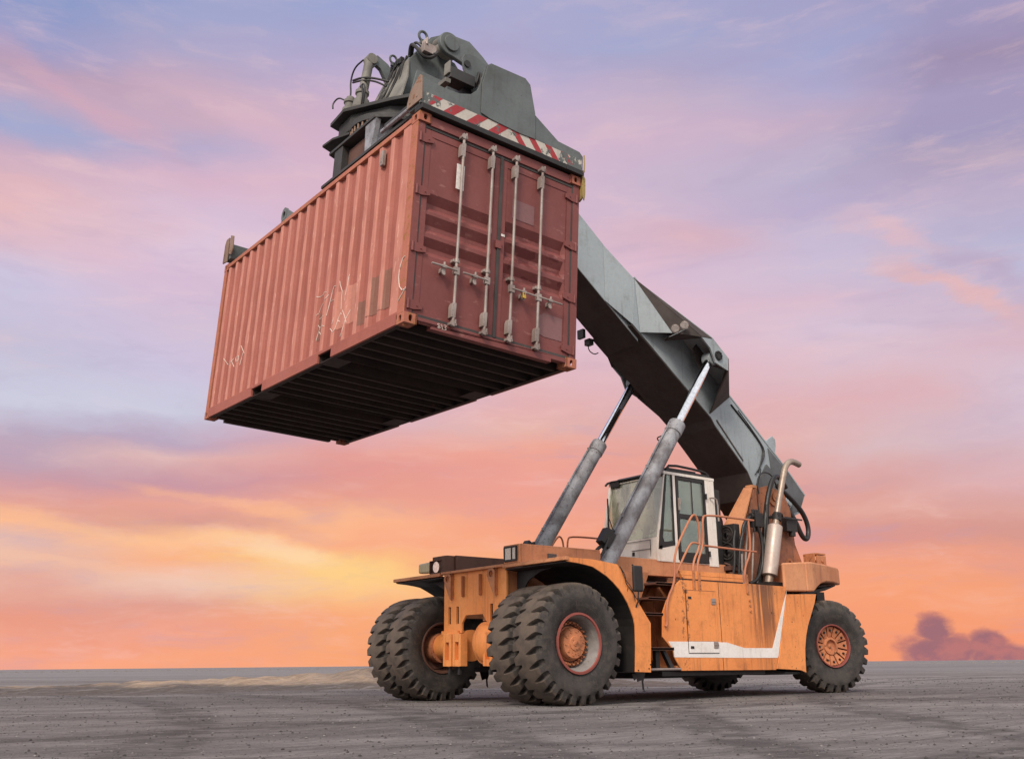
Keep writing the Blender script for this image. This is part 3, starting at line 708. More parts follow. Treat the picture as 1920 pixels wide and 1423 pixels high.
bar(dl, -.605, -.27, -.605 + .0); bar(dl, -1.03, -.69, -1.03); bar(dr, -1.385, -1.385, -1.74); bar(dr, -1.79, -1.79, -2.15)
mb = MB().box((-.072, -1.532, .665), (-.05, -1.578, .705)); mb.tube([(-.061, -1.54, .705), (-.061, -1.54, .735), (-.061, -1.57, .735), (-.061, -1.57, .705)], .005, 6, 1)
C(mb, 'padlock', 'brass', dr, bevel=.003)
mb = MB().box((.006, -1.16, 1.225), (.034, -1.245, 1.325)); C(mb, 'door_joint_plate', 'container_door', dl, bevel=.004)
mb = MB().box((.030, -1.245, 1.405), (.034, -1.30, 1.435)); C(mb, 'sticker', 'label_white', dr, bevel=0)
mb = MB().box((-.006, -.545, 1.775), (-.002, -.655, 2.10)); mb.box((-.002, -.59, 1.80), (.036, -.61, 2.07)); C(mb, 'document_plate', 'label_white', dl, bevel=.002)
mb = MB().box((.0385, -1.40, 1.695), (.0425, -1.735, 1.95)); C(mb, 'paint_patch', 'patch_mauve', dr, bevel=0)
mb = MB(); mb.prism([(-1.84, .33), (-1.84, .55), (-1.95, .61), (-2.225, .60), (-2.225, .31), (-1.95, .305)], 'x', .0385, .0425); C(mb, 'paint_patch', 'patch_mauve', dr, bevel=0)
# chalk on the sill: 8/3
def stroke(mb, pts, P, r=.004): mb.tube([P(*p) for p in pts], r, 5, 2)
mb = MB(); PS = lambda y, z: (.009, y, z)
stroke(mb, [(-.47, .075), (-.445, .088), (-.43, .075), (-.455, .06), (-.475, .045), (-.45, .03), (-.435, .045), (-.465, .062)], PS, .003)
stroke(mb, [(-.50, .03), (-.485, .09)], PS, .003)
stroke(mb, [(-.515, .085), (-.54, .09), (-.55, .075), (-.525, .062), (-.55, .05), (-.54, .03), (-.51, .035)], PS, .003)
C(mb, 'chalk_writing', 'chalk', bevel=0)
# white scratched letters on the corrugated side (follow the corrugation)
def sidey(x, z): return -(.012 + DEP * corr(x) + dent(x, z) * .8) + .003
INV = CT.inverted()
def onside(px, py):    # position on the side wall of a mark read off the photograph
    d = Vector([A[i][0] * (px - 960) / 1811.1 + A[i][1] * (py - 711.5) / 1811.1 + A[i][2] for i in range(3)])
    o_ = INV @ CAM; dd = INV.to_3x3() @ d; t = -.02 / 1 - o_.y; t /= dd.y; p = o_ + dd * t
    return (p.x, p.z)
def chalk(mb, pts, r=.0042):
    px = [(560 + x / 6.468, 460 + y / 6.468) for x, y in pts]; out = []
    o_ = INV @ CAM; M3 = INV.to_3x3()
    for (x0, y0), (x1, y1) in zip(px, px[1:]):
        n = max(2, int(math.hypot(x1 - x0, y1 - y0) / 1.2))
        for i in range(n):
            X, Y = x0 + (x1 - x0) * i / n, y0 + (y1 - y0) * i / n
            d = M3 @ Vector([A[k][0] * (X - 960) / 1811.1 + A[k][1] * (Y - 711.5) / 1811.1 + A[k][2] for k in range(3)])
            yy = -.02
            for _ in range(30):
                p = o_ + d * ((yy - o_.y) / d.y); yy = yy * .6 + .4 * (sidey(p.x, p.z) if p.x > .19 else .003)
            out.append((p.x, yy, p.z))
    mb.tube(out, r, 5)
mb = MB()
for s_ in ([(215, 625), (245, 630), (275, 620), (300, 600), (310, 570), (345, 565)], [(365, 600), (330, 640), (300, 675)], [(455, 490), (430, 500), (410, 560), (385, 670), (335, 860)], [(385, 685), (430, 655)],
           [(500, 435), (505, 480), (530, 560), (520, 640), (515, 780)], [(620, 352), (608, 380), (590, 500), (565, 600), (555, 680)], [(310, 680), (280, 740), (245, 825)], [(242, 825), (208, 860)], [(298, 855), (270, 885), (248, 897)],
           [(235, 970), (260, 1000), (240, 1060), (208, 1165)], [(255, 1000), (285, 975), (320, 980)], [(250, 1050), (272, 1090)],
           [(380, 1010), (410, 1050), (440, 1010), (480, 890), (510, 820), (525, 845)], [(470, 912), (508, 928)], [(532, 788), (555, 850), (578, 940)], [(630, 780), (570, 890), (520, 1050), (498, 1115)], [(430, 870), (400, 960)]):
    chalk(mb, s_)
C(mb, 'chalk_writing', 'chalk', bevel=0); mb = MB()
for s_ in ([(1290, 130), (1262, 160), (1240, 230), (1222, 300), (1212, 400), (1222, 500), (1250, 542), (1285, 530), (1300, 500)], [(1285, 530), (1240, 610), (1202, 680)]): chalk(mb, s_, .005)
C(mb, 'chalk_writing', 'chalk', bevel=0); mb = MB()
def low(pts): return [((360 + x / 3.027 - 560) * 6.468, (380 + y / 3.027 - 460) * 6.468) for x, y in pts]
for s_ in ([(180, 885), (205, 920), (240, 882), (225, 900), (240, 935)], [(265, 868), (262, 895), (250, 905), (248, 880), (268, 868)], [(278, 812), (298, 858)], [(290, 850), (270, 925)]): chalk(mb, low(s_))
C(mb, 'chalk_writing', 'chalk', bevel=0)
# repainted patches on the side follow the corrugation 2 mm proud
def patch(poly_x0, x1, z0, z1, m, top=0):
    mb = MB(); xs = sorted(set([poly_x0, x1] + [CO + (k + f) * PITCH for k in range(22) for f in (0, .22, .39, .83) if poly_x0 < CO + (k + f) * PITCH < x1]))
    zs = [z0 + (z1 - z0) * i / 8 for i in range(9)]; g = {}
    for i, x in enumerate(xs):
        for j, z in enumerate(zs): g[i, j] = mb.bm.verts.new((x, -(.012 + DEP * corr(x) + dent(x, z) * .8) + .0035, z))
    for i in range(len(xs) - 1):
        for j in range(8): mb._f([g[i, j], g[i + 1, j], g[i + 1, j + 1], g[i, j + 1]])
    C(mb, 'paint_patch', m, bevel=0, smooth=20)
patch(.44, .93, .30, .78, 'patch_dark'); patch(.98, 1.16, .26, .56, 'patch_dark'); patch(1.30, 1.78, .36, .86, 'patch_light'); patch(2.13, 2.28, .35, .72, 'patch_dark')
mb = MB().box((.80, .012, 2.22), (.865, -.03, 2.42)); mb.box((.815, .016, 2.26), (.85, .01, 2.38)); C(mb, 'vent', 'galvanised', bevel=.004)
# floor underside: cross members and fork pockets
mb = MB().box((.05, -.04, .135), (L_ - .05, -W_ + .04, .150)); C(mb, 'floor', 'container_floor', bevel=0)
x = .30
while x < 5.9:
    if not (1.72 < x + .02 < 2.14 or 3.82 < x + .02 < 4.25):
        mb = MB(); mb.box((x, -.036, .022), (x + .045, -W_ + .036, .027)); mb.box((x, -.036, .027), (x + .005, -W_ + .036, .135)); C(mb, 'cross_member', 'crossmember', bevel=0)
    x += .285
for x0, x1 in ((1.75, 2.11), (3.85, 4.22)):
    mb = MB()
    mb.box((x0 - .006, -.036, .012), (x0, -W_ + .036, .134)); mb.box((x1, -.036, .012), (x1 + .006, -W_ + .036, .134))
    for y in (-.036, -W_ + .036 + .26): mb.box((x0, y, .012), (x1, y - .26, .018))
    C(mb, 'fork_pocket', 'crossmember', bevel=0)

# ================================================================== REACH STACKER
rs = empty('reach_stacker', label='orange container lifting machine with raised grey boom standing on the yard', cat='reach stacker')
def P(mb, name, m, parent=None, **k): return mb.build(name, m, parent or rs, **k)
WR = .756
# ---- tyre with deep transverse lugs
def tyre_mesh():
    mb = MB(); NL = 27; hw = .215
    for sg in (1, -1):
        # (lateral, radius, groove depth weight, half groove width in pitches)
        prof = [(.0, .757, 0, .02), (.03, .757, 0, .02), (.06, .757, .0, .03), (.075, .757, .5, .05), (.10, .756, .9, .085), (.14, .754, 1, .13), (.18, .750, 1, .175), (.205, .742, 1, .215), (.2145, .732, 1, .23),
                (.224, .700, 1, .235), (.232, .668, .85, .225), (.238, .640, .4, .19), (.243, .630, 0, .1), (.249, .600, 0, .02), (.252, .54, 0, .02), (.246, .50, 0, .02), (.238, .46, 0, .02), (.236, .452, 0, .02), (.205, .40, 0, .02), (.19, .350, 0, .02), (.0, .345, 0, .02)]
        rings = []
        for y, r, gw, g_ in prof:
            row = []; s_ = y / hw
            us = [(-.5, 0), (-(.25 + g_ / 2), 0), (-(g_ + .045), 0), (-g_ * .72, 1), (g_ * .72, 1), (g_ + .045, 0), (.25 + g_ / 2, 0)]
            for k in range(NL):
                for u, f in us:
                    th = 2 * math.pi / NL * (k + u + (.5 if sg > 0 else 0) + .42 * min(s_, 1.05) * sg)
                    dep = .070 * gw * f * (1 if r > .71 else .55)
                    yy = y - (.020 * gw * f if s_ > .93 else 0)
                    if f == 0 and gw > 0 and r > .7: yy += 0
                    row.append(mb.bm.verts.new(((r - dep) * math.cos(th), sg * yy, (r - dep) * math.sin(th))))
            rings.append(row)
        n = len(rings[0])
        for a_, b_ in zip(rings, rings[1:]):
            for i in range(n): mb._f([a_[i], a_[(i + 1) % n], b_[(i + 1) % n], b_[i]])
    return mb
first = {}
def wheel(x, y, out, kind, rot, steer=0):
    # out = +1: outer face towards +Y
    def M(key, fn, m, **k):
        if key not in first:
            o = fn().build(key, m, None, **k); first[key] = o.data; col.objects.unlink(o); bpy.data.objects.remove(o)
        return first[key]
    if kind == 'front':
        hub = lambda: (lambda mb: (mb.lathe([(-.22, 0), (-.22, .215), (.03, .215), (.035, .200), (.095, .196), (.12, .180), (.128, .090), (.14, .085), (.14, .035), (.148, .03), (.148, 0)], (0, 0, 0), 40),
              [mb.bolt((.145 * math.cos(t), .122, .145 * math.sin(t)), 'y', .013, .012) for t in (2 * math.pi * i / 10 for i in range(10))])[0])(MB())
        def rimf():
            mb = MB(); mb.mi = 2; mb.lathe([(-.05, .31), (-.21, .345), (-.215, .366), (-.205, .372), (.205, .372)], (0, 0, 0), 64); mb.mi = 0; mb.lathe([(.205, .372), (.21, .378), (.224, .376), (.226, .350), (.205, .343)], (0, 0, 0), 64)
            mb.mi = 1; mb.lathe([(.205, .343), (.19, .330), (.10, .304), (.0, .298), (-.01, .292)], (0, 0, 0), 64); mb.mi = 2; mb.lathe([(-.01, .292), (-.012, .19)], (0, 0, 0), 64); mb.lathe([(-.02, .19), (-.06, .30)], (0, 0, 0), 48)
            mb.mi = 3; nuts(mb); return mb
        def nuts(mb):
            for i in range(24):
                t = 2 * math.pi * i / 24; c_ = (.256 * math.cos(t), -.012, .256 * math.sin(t))
                mb.cyl(c_, (c_[0], .04, c_[2]), .027, .026, 6); mb.cyl((c_[0], .04, c_[2]), (c_[0], .075, c_[2]), .015, .013, 8)
        hm, rm = M('hub_front', hub, 'orange_hub', bevel=0), M('rim', rimf, ['rim_red', 'rim_grey', 'brown_steel', 'orange_hub'], bevel=0)
    else:
        def hub():
            mb = MB(); mb.lathe([(-.2, 0), (-.2, .2), (.10, .2), (.125, .145), (.15, .14), (.152, .105), (.11, .10), (.10, .085), (.10, .03), (.115, .028), (.118, 0)], (0, 0, 0), 40); return mb
        def rimf():
            mb = MB(); mb.mi = 0; mb.lathe([(-.05, .30), (-.21, .30), (-.21, .343), (.19, .346), (.215, .352), (.222, .346), (.218, .332), (.19, .328), (.13, .322), (.10, .29)], (0, 0, 0), 64)
            mb.mi = 1
            n = 12
            for i in range(n):       # wedge clamps
                t0, t1 = 2 * math.pi * (i + .07) / n, 2 * math.pi * (i + .93) / n
                def q(r, t, y): return (r * math.cos(t), y, r * math.sin(t))
                tm = (t0 + t1) / 2
                a_ = [q(.15, t0 * .8 + tm * .2, .03), q(.326, t0, .03), q(.326, t1, .03), q(.15, t1 * .8 + tm * .2, .03)]
                b_ = [q(.155, t0 * .8 + tm * .2, .135), q(.318, t0 * .98 + tm * .02, .175), q(.318, t1 * .98 + tm * .02, .175), q(.155, t1 * .8 + tm * .2, .135)]
                mb.hexa(a_ + b_)
                mb.lathe([(.0, .0)], (0, 0, 0), 3) if False else None
            mb.lathe([(.02, .14), (.02, .33)], (0, 0, 0), 48)
            mb.mi = 2; nuts(mb)
            return mb
        def nuts(mb):
            for i in range(12):
                t = 2 * math.pi * (i + .5) / 12; c_ = (.258 * math.cos(t), .160, .258 * math.sin(t))
                mb.cyl(c_, (c_[0], .175, c_[2]), .022, .02, 6); mb.cyl((c_[0], .175, c_[2]), (c_[0], .19, c_[2]), .012, .011, 8)
        hm, rm = M('hub_rear', hub, 'orange_hub', bevel=0), M('rim_rear', rimf, ['rim_red', 'orange_hub', 'black_steel'], bevel=0)
    tm_ = M('tyre', tyre_mesh, 'tyre_rubber', bevel=0, smooth=28)
    w = bpy.data.objects.new('wheel', hm); col.objects.link(w); w.parent = rs
    w.location = (x, y, WR - .02); w.rotation_euler = (0, rot, R(steer) + (0 if out > 0 else math.pi))
    for nm_, me in (('tyre', tm_), ('rim', rm)):
        o = bpy.data.objects.new(nm_, me); col.objects.link(o); o.parent = w
for s_ in (1, -1):
    wheel(0, s_ * 1.785, s_, 'front', .1 * s_); wheel(0, s_ * 1.245, s_, 'front', .17)
    wheel(-6.27, s_ * 1.27, s_, 'rear', .3, -15)
# ---- front frame: axle plate, lugs, axle
def mirror(fn):
    for s_ in (1, -1): fn(s_)
mb = MB()
front = [(-.75, .93), (-.30, .93), (-.29, .99), (-.27, 1.10), (-.19, 1.17), (.19, 1.17), (.27, 1.10), (.29, .99), (.30, .93), (.75, .93), (.75, 1.79), (-.75, 1.79)]
# the plate is built round its four upright slots
def slotted():
    mb = MB(); xs = [-.75, -.64, -.575, -.44, -.375, .375, .44, .575, .64, .75]
    for a_, b_ in zip(xs, xs[1:]):
        hole = any(abs(a_ - q) < 1e-6 for q in (-.64, -.44, .375, .575))
        if hole: mb.box((.15, a_, .93), (.18, b_, 1.06)); mb.box((.15, a_, 1.30), (.18, b_, 1.79))
        elif a_ == -.375:
            mb.prism([(-.375, .93), (-.30, .93), (-.30, 1.06), (-.20, 1.17), (.20, 1.17), (.30, 1.06), (.30, .93), (.375, .93), (.375, 1.79), (-.375, 1.79)], 'x', .15, .18)
        else: mb.box((.15, a_, .93), (.18, b_, 1.79))
    return mb
fp = P(slotted(), 'front_plate', 'orange_front', bevel=0)
for y in (-.75, .375): P(MB().box((.182, y - .02, .905), (.215, y + .40, .965)), 'plate_foot', 'orange_front', fp, bevel=.006)
for y in (-.60, .46):       # towing eyes
    # plate cut round its hole, standing edge-on in front of the frame and turned a little
    mb = MB(); n = 32; inn = []; outl = []
    for i in range(n):
        a_ = 2 * math.pi * i / n; cx_, sy_ = math.cos(a_), math.sin(a_)
        inn.append((cx_ * .045, sy_ * .045))
        # teardrop: round on top, tapering to a foot lower on the right
        if sy_ > -.2: outl.append((cx_ * .092, sy_ * .092))
        else:
            k = (-sy_ - .2) / .8; u = cx_ * .092; v = sy_ * .092
            outl.append((u * (1 - k) + (.10 if cx_ > -.15 else .07) * k, v * (1 - k) + (-.31) * k))
    V0 = [[mb.bm.verts.new((.21 + d, y + u + .35 * d, 1.70 + v)) for u, v in inn] for d in (0, .03)]
    V1 = [[mb.bm.verts.new((.21 + d, y + u + .35 * d, 1.70 + v)) for u, v in outl] for d in (0, .03)]
    for i in range(n):
        j = (i + 1) % n
        for d in (0, 1): mb._f([V0[d][i], V0[d][j], V1[d][j], V1[d][i]])
        mb._f([V0[0][i], V0[1][i], V0[1][j], V0[0][j]]); mb._f([V1[0][i], V1[0][j], V1[1][j], V1[1][i]])
    mb.box((.18, y + .065, 1.42), (.215, y + .095, 1.79))
    P(mb, 'towing_eye', 'orange_worn', fp, bevel=0)
for y in (-.28, .14):
    mb = MB().box((.182, y, 1.43), (.20, y + .05, 1.72)); mb.box((.20, y + .035, 1.43), (.235, y + .05, 1.72)); mb.bolt((.20, y + .012, 1.48), 'x', .009); mb.bolt((.20, y + .012, 1.68), 'x', .009)
    P(mb, 'bracket', 'orange_worn', fp, bevel=.002)
# axle beam, clamps, differential
mb = MB(); mb.lathe([(-1.5, .0), (-1.5, .17), (-.62, .19), (-.60, .21), (-.30, .22), (-.28, .0)], (0, 0, WR), 28); mb.lathe([(1.5, .0), (1.5, .17), (.62, .19), (.60, .21), (.30, .22), (.28, .0)], (0, 0, WR), 28)
P(mb, 'axle', 'orange_front', bevel=0)
mb = MB()
prof = [(-.27, .18), (-.25, .23), (-.18, .27), (-.08, .285), (.08, .285), (.18, .27), (.25, .23), (.27, .18)]
mb.lathe([(-.27, .0)] + prof + [(.27, 0)], (.0, .27, WR + .02), 36)
for i in range(9):
    pass
r0 = MB()
mb.tube([(.16, .27, WR + .02), (.22, .27, WR + .02), (.26, .27, WR + .02), (.30, .27, WR + .02), (.315, .27, WR + .02)], lambda t: [.26, .25, .21, .13, .02][min(4, int(t * 4 + .5))], 32); mb.cyl((.10, .27, WR + .02), (.19, .27, WR + .02), .285, seg=36)
P(mb, 'differential', 'orange_front', bevel=0)
for y in (-.625, -.385, .34, .58):
    mb = MB()
    mb.box((.16, y, .47), (.28, y + .055, .915)); mb.box((.16, y + .145, .47), (.28, y + .20, .915)); mb.box((.16, y + .055, .47), (.28, y + .145, .56)); mb.box((.16, y + .055, .80), (.28, y + .145, .915)); mb.box((.16, y + .05, .5), (.20, y + .15, .9))
    P(mb, 'axle_clamp', 'orange_front', bevel=.006)
    mb = MB().cyl((.22, y + .10, .40), (.22, y + .10, .48), .022, seg=8); mb.cyl((.22, y + .10, .36), (.22, y + .10, .42), .032, seg=6); P(mb, 'clamp_bolt', 'black_steel', bevel=0)
# cross frame behind the plate
mb = MB().box((-.6, -.70, 1.15), (.14, -.66, 1.78)); mb.box((-.6, .66, 1.15), (.14, .70, 1.78)); mb.box((-.12, -.66, 1.25), (-.08, .66, 1.70)); mb.box((-.1, .1, 1.08), (.1, .2, 1.2))
P(mb, 'chassis_web', 'orange_worn', bevel=0)
# ---- front fenders with their skirts
outer_ln = [(.24, 1.79), (-.25, 1.785), (-.67, 1.745), (-.98, 1.33), (-1.25, 1.0), (-1.21, .37)]
inner_ln = [(.22, 1.735), (.05, 1.725), (-.09, 1.71), (-.22, 1.69), (-.34, 1.64), (-.48, 1.575), (-.59, 1.50), (-.69, 1.42), (-.77, 1.33), (-.84, 1.235), (-.89, 1.14), (-.93, 1.05), (-.95, .96), (-.945, .7), (-.92, .38)]
def fender(s_):
    mb = MB()
    # side skirt between the arch and the outer outline
    poly = outer_ln[:3] + [(-.80, 1.57), (-.98, 1.33), (-1.115, 1.165), (-1.25, 1.0), (-1.235, .7), (-1.21, .37), (-.93, .335)] + inner_ln[::-1]
    yo = s_ * 2.05
    cuts = [(0, 0)]
    A_ = [(.24, 1.79), (.05, 1.788), (-.10, 1.787), (-.25, 1.785), (-.40, 1.772), (-.54, 1.758), (-.67, 1.745), (-.745, 1.645), (-.82, 1.545), (-.90, 1.44), (-.98, 1.33), (-1.11, 1.17), (-1.25, 1.0), (-1.235, .70), (-1.21, .37)]
    for i in range(14):
        q = [A_[i], A_[i + 1], inner_ln[i + 1], inner_ln[i]]
        mb.hexa([(u, yo, v) for u, v in q] + [(u, yo - s_ * .018, v) for u, v in q])
    f = P(mb, 'fender', 'orange_paint', bevel=.004)
    mb = MB(); off = [(.22, 1.775), (-.25, 1.77), (-.66, 1.73), (-.965, 1.325), (-1.235, .99), (-1.20, .38)]
    mb.strip(off, 'y', s_ * 2.03, s_ * 1.02, .014); P(mb, 'fender_top', 'orange_paint', f, bevel=0)
    mb = MB(); mb.strip([(u - .006, v) for u, v in inner_ln], 'y', s_ * 2.028, s_ * .76, .012); P(mb, 'fender_liner', 'black_steel', f, bevel=0, smooth=40)
    mb = MB(); mb.prism([(s_ * 2.03, 1.72), (s_ * .76, 1.72), (s_ * .76, 1.20), (s_ * .80, 1.20), (s_ * .86, 1.42), (s_ * 1.0, 1.58), (s_ * 1.25, 1.68), (s_ * 1.55, 1.715)], 'x', -.02, .0); P(mb, 'fender_gusset', 'black_steel', f, bevel=0)
    # worn front lip with faded hazard paint
    mb = MB().box((.20, s_ * .76, 1.752), (.262, s_ * 2.07, 1.80)); P(mb, 'fender_lip', 'orange_pale', f, bevel=.006)
    mb = MB()
    for i in range(6):
        y = .98 + i * .19
        mb.prism([(s_ * y, 1.756), (s_ * (y + .07), 1.756), (s_ * (y + .13), 1.797), (s_ * (y + .06), 1.797)], 'x', .262, .2645)
    P(mb, 'hazard_marks', 'orange_pale', f, bevel=0)
    for (u, v) in ((-1.17, .42), (-.97, .40), (-1.2, .47)): P(MB().bolt((u, yo, v), 'y' if s_ > 0 else '-y', .010), 'bolt', 'black_steel', f, bevel=0)
mirror(fender)
mb = MB().box((.18, -.75, 1.775), (.25, .75, 1.81)); P(mb, 'front_lip', 'orange_pale', bevel=.005)
# ---- long chassis beams carrying the lamps
def beam(s_):
    mb = MB(); y0, y1 = (.72, 1.06)
    mb.box((.16, s_ * y0, 1.80), (-1.30, s_ * (y0 + .03), 2.05)); mb.box((.16, s_ * (y1 - .03), 1.80), (-1.30, s_ * y1, 2.045)); mb.box((.16, s_ * y0, 2.045), (-1.30, s_ * y1, 2.065))
    mb.box((-1.30, s_ * .60, 1.79), (-4.45, s_ * .75, 2.045)); mb.box((-1.28, s_ * .60, 1.5), (-1.32, s_ * 1.05, 2.03))
    if s_ < 0: mb.box((.02, -.69, 1.80), (-1.3, -.72, 2.07))
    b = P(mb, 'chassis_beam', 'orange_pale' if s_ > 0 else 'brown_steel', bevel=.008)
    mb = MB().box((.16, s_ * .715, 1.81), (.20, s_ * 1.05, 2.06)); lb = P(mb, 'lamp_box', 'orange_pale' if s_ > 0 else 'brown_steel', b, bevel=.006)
    if s_ > 0:
        mb = MB(); mb.box((.20, .745, 1.835), (.225, 1.02, 1.858)); mb.box((.20, .745, 2.02), (.225, 1.02, 2.04)); mb.box((.20, .745, 1.858), (.225, .765, 2.02)); mb.box((.20, 1.0, 1.858), (.225, 1.02, 2.02)); mb.box((.20, .905, 1.858), (.225, .925, 2.02)); mb.box((.20, .765, 1.858), (.205, 1.0, 2.02))
        h = P(mb, 'headlamp', 'black_steel', b, bevel=.003)
        P(MB().box((.205, .767, 1.86), (.217, .903, 2.018)), 'lens', 'lens_clear', h, bevel=.003) if False else None
        o = MB().box((.205, .767, 1.86), (.217, .903, 2.018)); o.box((.205, .927, 1.86), (.217, .998, 2.018)); P(o, 'lamp_glass', 'lens_clear', b, bevel=.003)
        mb = MB().box((-.30, 1.06, 1.875), (-.46, 1.075, 1.955)); P(mb, 'side_lamp', 'lens_dark', b, bevel=.006)
        mb = MB().box((-.60, 1.06, 1.86), (-.72, 1.072, 1.89)); P(mb, 'name_plate', 'brown_steel', b, bevel=.002)
    else:
        mb = MB(); mb.box((.12, -.80, 1.81), (.16, -1.06, 2.0)); mb.box((.12, -1.06, 1.81), (.24, -1.075, 2.0)); mb.box((.12, -.80, 1.99), (.24, -1.06, 2.0)); mb.box((.12, -.80, 1.80), (.24, -1.06, 1.815))
        P(mb, 'lamp_bracket', 'brown_steel', b, bevel=.003)
        mb = MB(); mb.cyl((.16, -.90, 1.90), (.225, -.90, 1.90), .060, .078, 28); mb.cyl((.225, -.90, 1.90), (.235, -.90, 1.90), .082, .082, 28); P(mb, 'round_lamp', 'reflector', b, bevel=0)
        mb = MB(); mb.hexa([(.10, -1.08, 1.825), (.10, -1.43, 1.84), (.23, -1.40, 1.84), (.23, -1.08, 1.825), (.10, -1.08, 1.995), (.10, -1.43, 1.985), (.23, -1.40, 1.985), (.23, -1.08, 1.995)])
        P(mb, 'marker_lamp', 'lens_yellow', b, bevel=.03, seg=4)
mirror(beam)
# ---- side bodies: panels, locker doors, stripes, stairs
pan = [(-2.40, 1.665), (-2.23, 1.55), (-2.06, 1.34), (-1.97, 1.18), (-1.94, .84), (-2.15, .65), (-2.16, .57), (-2.30, .38), (-4.45, .37), (-4.52, .55), (-4.885, 1.652), (-3.80, 1.66)]
def body(s_):
    q = lambda y: s_ * y
    mb = MB(); mb.prism(pan, 'y', q(1.58), q(1.60)); b = P(mb, 'side_panel', 'orange_paint', bevel=.004)
    mb = MB()
    mb.prism([(-2.36, 1.79), (-3.80, 1.79), (-3.80, 1.672), (-2.42, 1.672)], 'y', q(1.56), q(1.605)); mb.box((-2.40, q(1.604), 1.725), (-3.80, q(1.609), 1.732))
    P(mb, 'deck_edge', 'orange_paint', b, bevel=.004)
    mb = MB(); mb.box((-2.40, q(.75), 1.60), (-4.86, q(1.578), 1.64)); mb.box((-2.3, q(1.10), .40), (-4.84, q(1.14), 1.6)); mb.box((-1.98, q(1.14), .40), (-2.02, q(1.57), 1.2)) if False else None
    mb.box((-4.8, q(.75), .45), (-4.84, q(1.575), 1.6)); mb.box((-2.2, q(1.14), .42), (-4.4, q(1.575), .45))
    P(mb, 'deck', 'orange_worn', b, bevel=0)
    # rear quarter panel ahead of the steering wheel
    mb = MB(); mb.prism([(-4.46, .385), (-4.535, .55), (-4.875, 1.53), (-5.66, 1.56), (-5.60, 1.42), (-5.47, 1.22), (-5.36, 1.05), (-5.29, .90), (-5.23, .70), (-5.205, .50), (-5.20, .32), (-5.05, .36)], 'y', q(1.585), q(1.612)); P(mb, 'rear_panel', 'orange_paint', b, bevel=.004)
    mb = MB(); mb.strip([(-5.66, 1.56), (-5.60, 1.42), (-5.47, 1.22), (-5.36, 1.05), (-5.29, .90), (-5.23, .70), (-5.205, .50), (-5.20, .33)], 'y', q(1.583), q(.8), .012); P(mb, 'rear_liner', 'black_steel', b, bevel=0)
    # seams
    mb = MB().box((-3.205, q(1.600), .375), (-3.213, q(1.6025), 1.66)); mb.box((-2.33, q(1.6), 1.655), (-3.8, q(1.603), 1.668))
    P(mb, 'panel_seam', 'black_steel', b, bevel=0)
    # white flash
    mb = MB()
    mb.prism([(-2.05, .78), (-2.15, .655), (-2.16, .565), (-2.45, .562), (-2.45, .78)], 'y', q(1.600), q(1.6035)); mb.prism([(-2.45, .78), (-2.45, .562), (-3.31, .555), (-3.31, .775)], 'y', q(1.600), q(1.6035))
    mb.prism([(-3.31, .775), (-3.31, .555), (-3.72, .552), (-3.72, .695)], 'y', q(1.600), q(1.6035)); mb.prism([(-3.72, .695), (-3.72, .552), (-4.51, .55), (-4.53, .58), (-4.40, .695)], 'y', q(1.600), q(1.6035))
    mb.prism([(-4.40, .695), (-4.53, .58), (-4.880, 1.58)], 'y', q(1.600), q(1.6035))
    P(mb, 'white_flash', 'white_stripe', b, bevel=0)
    # locker door with gap, latches and scuffs
    mb = MB().box((-2.462, q(1.604), .618), (-3.128, q(1.608), 1.512)); P(mb, 'door_gap', 'black_steel', b, bevel=0)
    mb = MB().box((-2.47, q(1.604), .785), (-3.12, q(1.616), 1.505)); d = P(mb, 'locker_door', 'orange_paint', b, bevel=.003)
    mb = MB().box((-2.47, q(1.604), .625), (-3.12, q(1.616), .783)); P(mb, 'door_foot', 'white_stripe', b, bevel=.003)
    for x, z in ((-3.06, 1.36), (-3.06, .735)):
        mb = MB(); mb.prism([(x - .055, z), (x - .035, z + .045), (x + .055, z + .045), (x + .055, z - .045), (x - .035, z - .045)], 'y', q(1.616), q(1.626)); mb.box((x - .045, q(1.624), z - .008), (x + .05, q(1.632), z + .01)); P(mb, 'latch', 'galvanised', d, bevel=.003)
    for z in (1.40, .70):
        mb = MB().box((-2.50, q(1.616), z - .018), (-2.57, q(1.622), z + .018)); P(mb, 'hinge', 'black_steel', d, bevel=.002)
    # handrail mounts
    for x in (-2.66, -2.78, -3.89):
        mb = MB().box((x - .025, q(1.60), 1.50), (x + .025, q(1.618), 1.80)); [mb.bolt((x, q(1.618), z), 'y' if s_ > 0 else '-y', .009) for z in (1.54, 1.65, 1.76)]; P(mb, 'rail_mount', 'orange_worn', b, bevel=.003)
    mb = MB(); [mb.cyl((-3.93, q(1.6), z), (-3.93, q(1.615), z), .02, seg=12) for z in (1.40, 1.33, 1.24)]; P(mb, 'plugs', 'orange_worn', b, bevel=0)
    # stairs
    mb = MB()
    mb.prism([(-1.24, .40), (-2.0, .40), (-2.4, 1.62), (-1.30, 1.78), (-1.26, 1.0)], 'y', q(1.05), q(1.07)); mb.prism([(-1.30, 1.2), (-1.36, 1.2), (-2.15, 1.62), (-2.10, 1.62)], 'y', q(1.35), q(1.36)) if False else None
    mb.prism([(-1.30, 1.75), (-1.28, 1.00), (-1.70, 1.12), (-2.02, 1.76)], 'y', q(1.30), q(1.32))
    mb.prism([(-1.98, 1.16), (-2.06, 1.34), (-2.30, 1.6), (-2.30, .42), (-1.96, .84)], 'y', q(1.10), q(1.12))
    mb.box((-1.27, q(1.32), .38), (-1.62, q(1.34), .78)); mb.box((-1.6, q(1.34), .75), (-1.64, q(1.6), .95)) if False else None
    st = P(mb, 'stair_well', 'orange_worn', b, bevel=0)
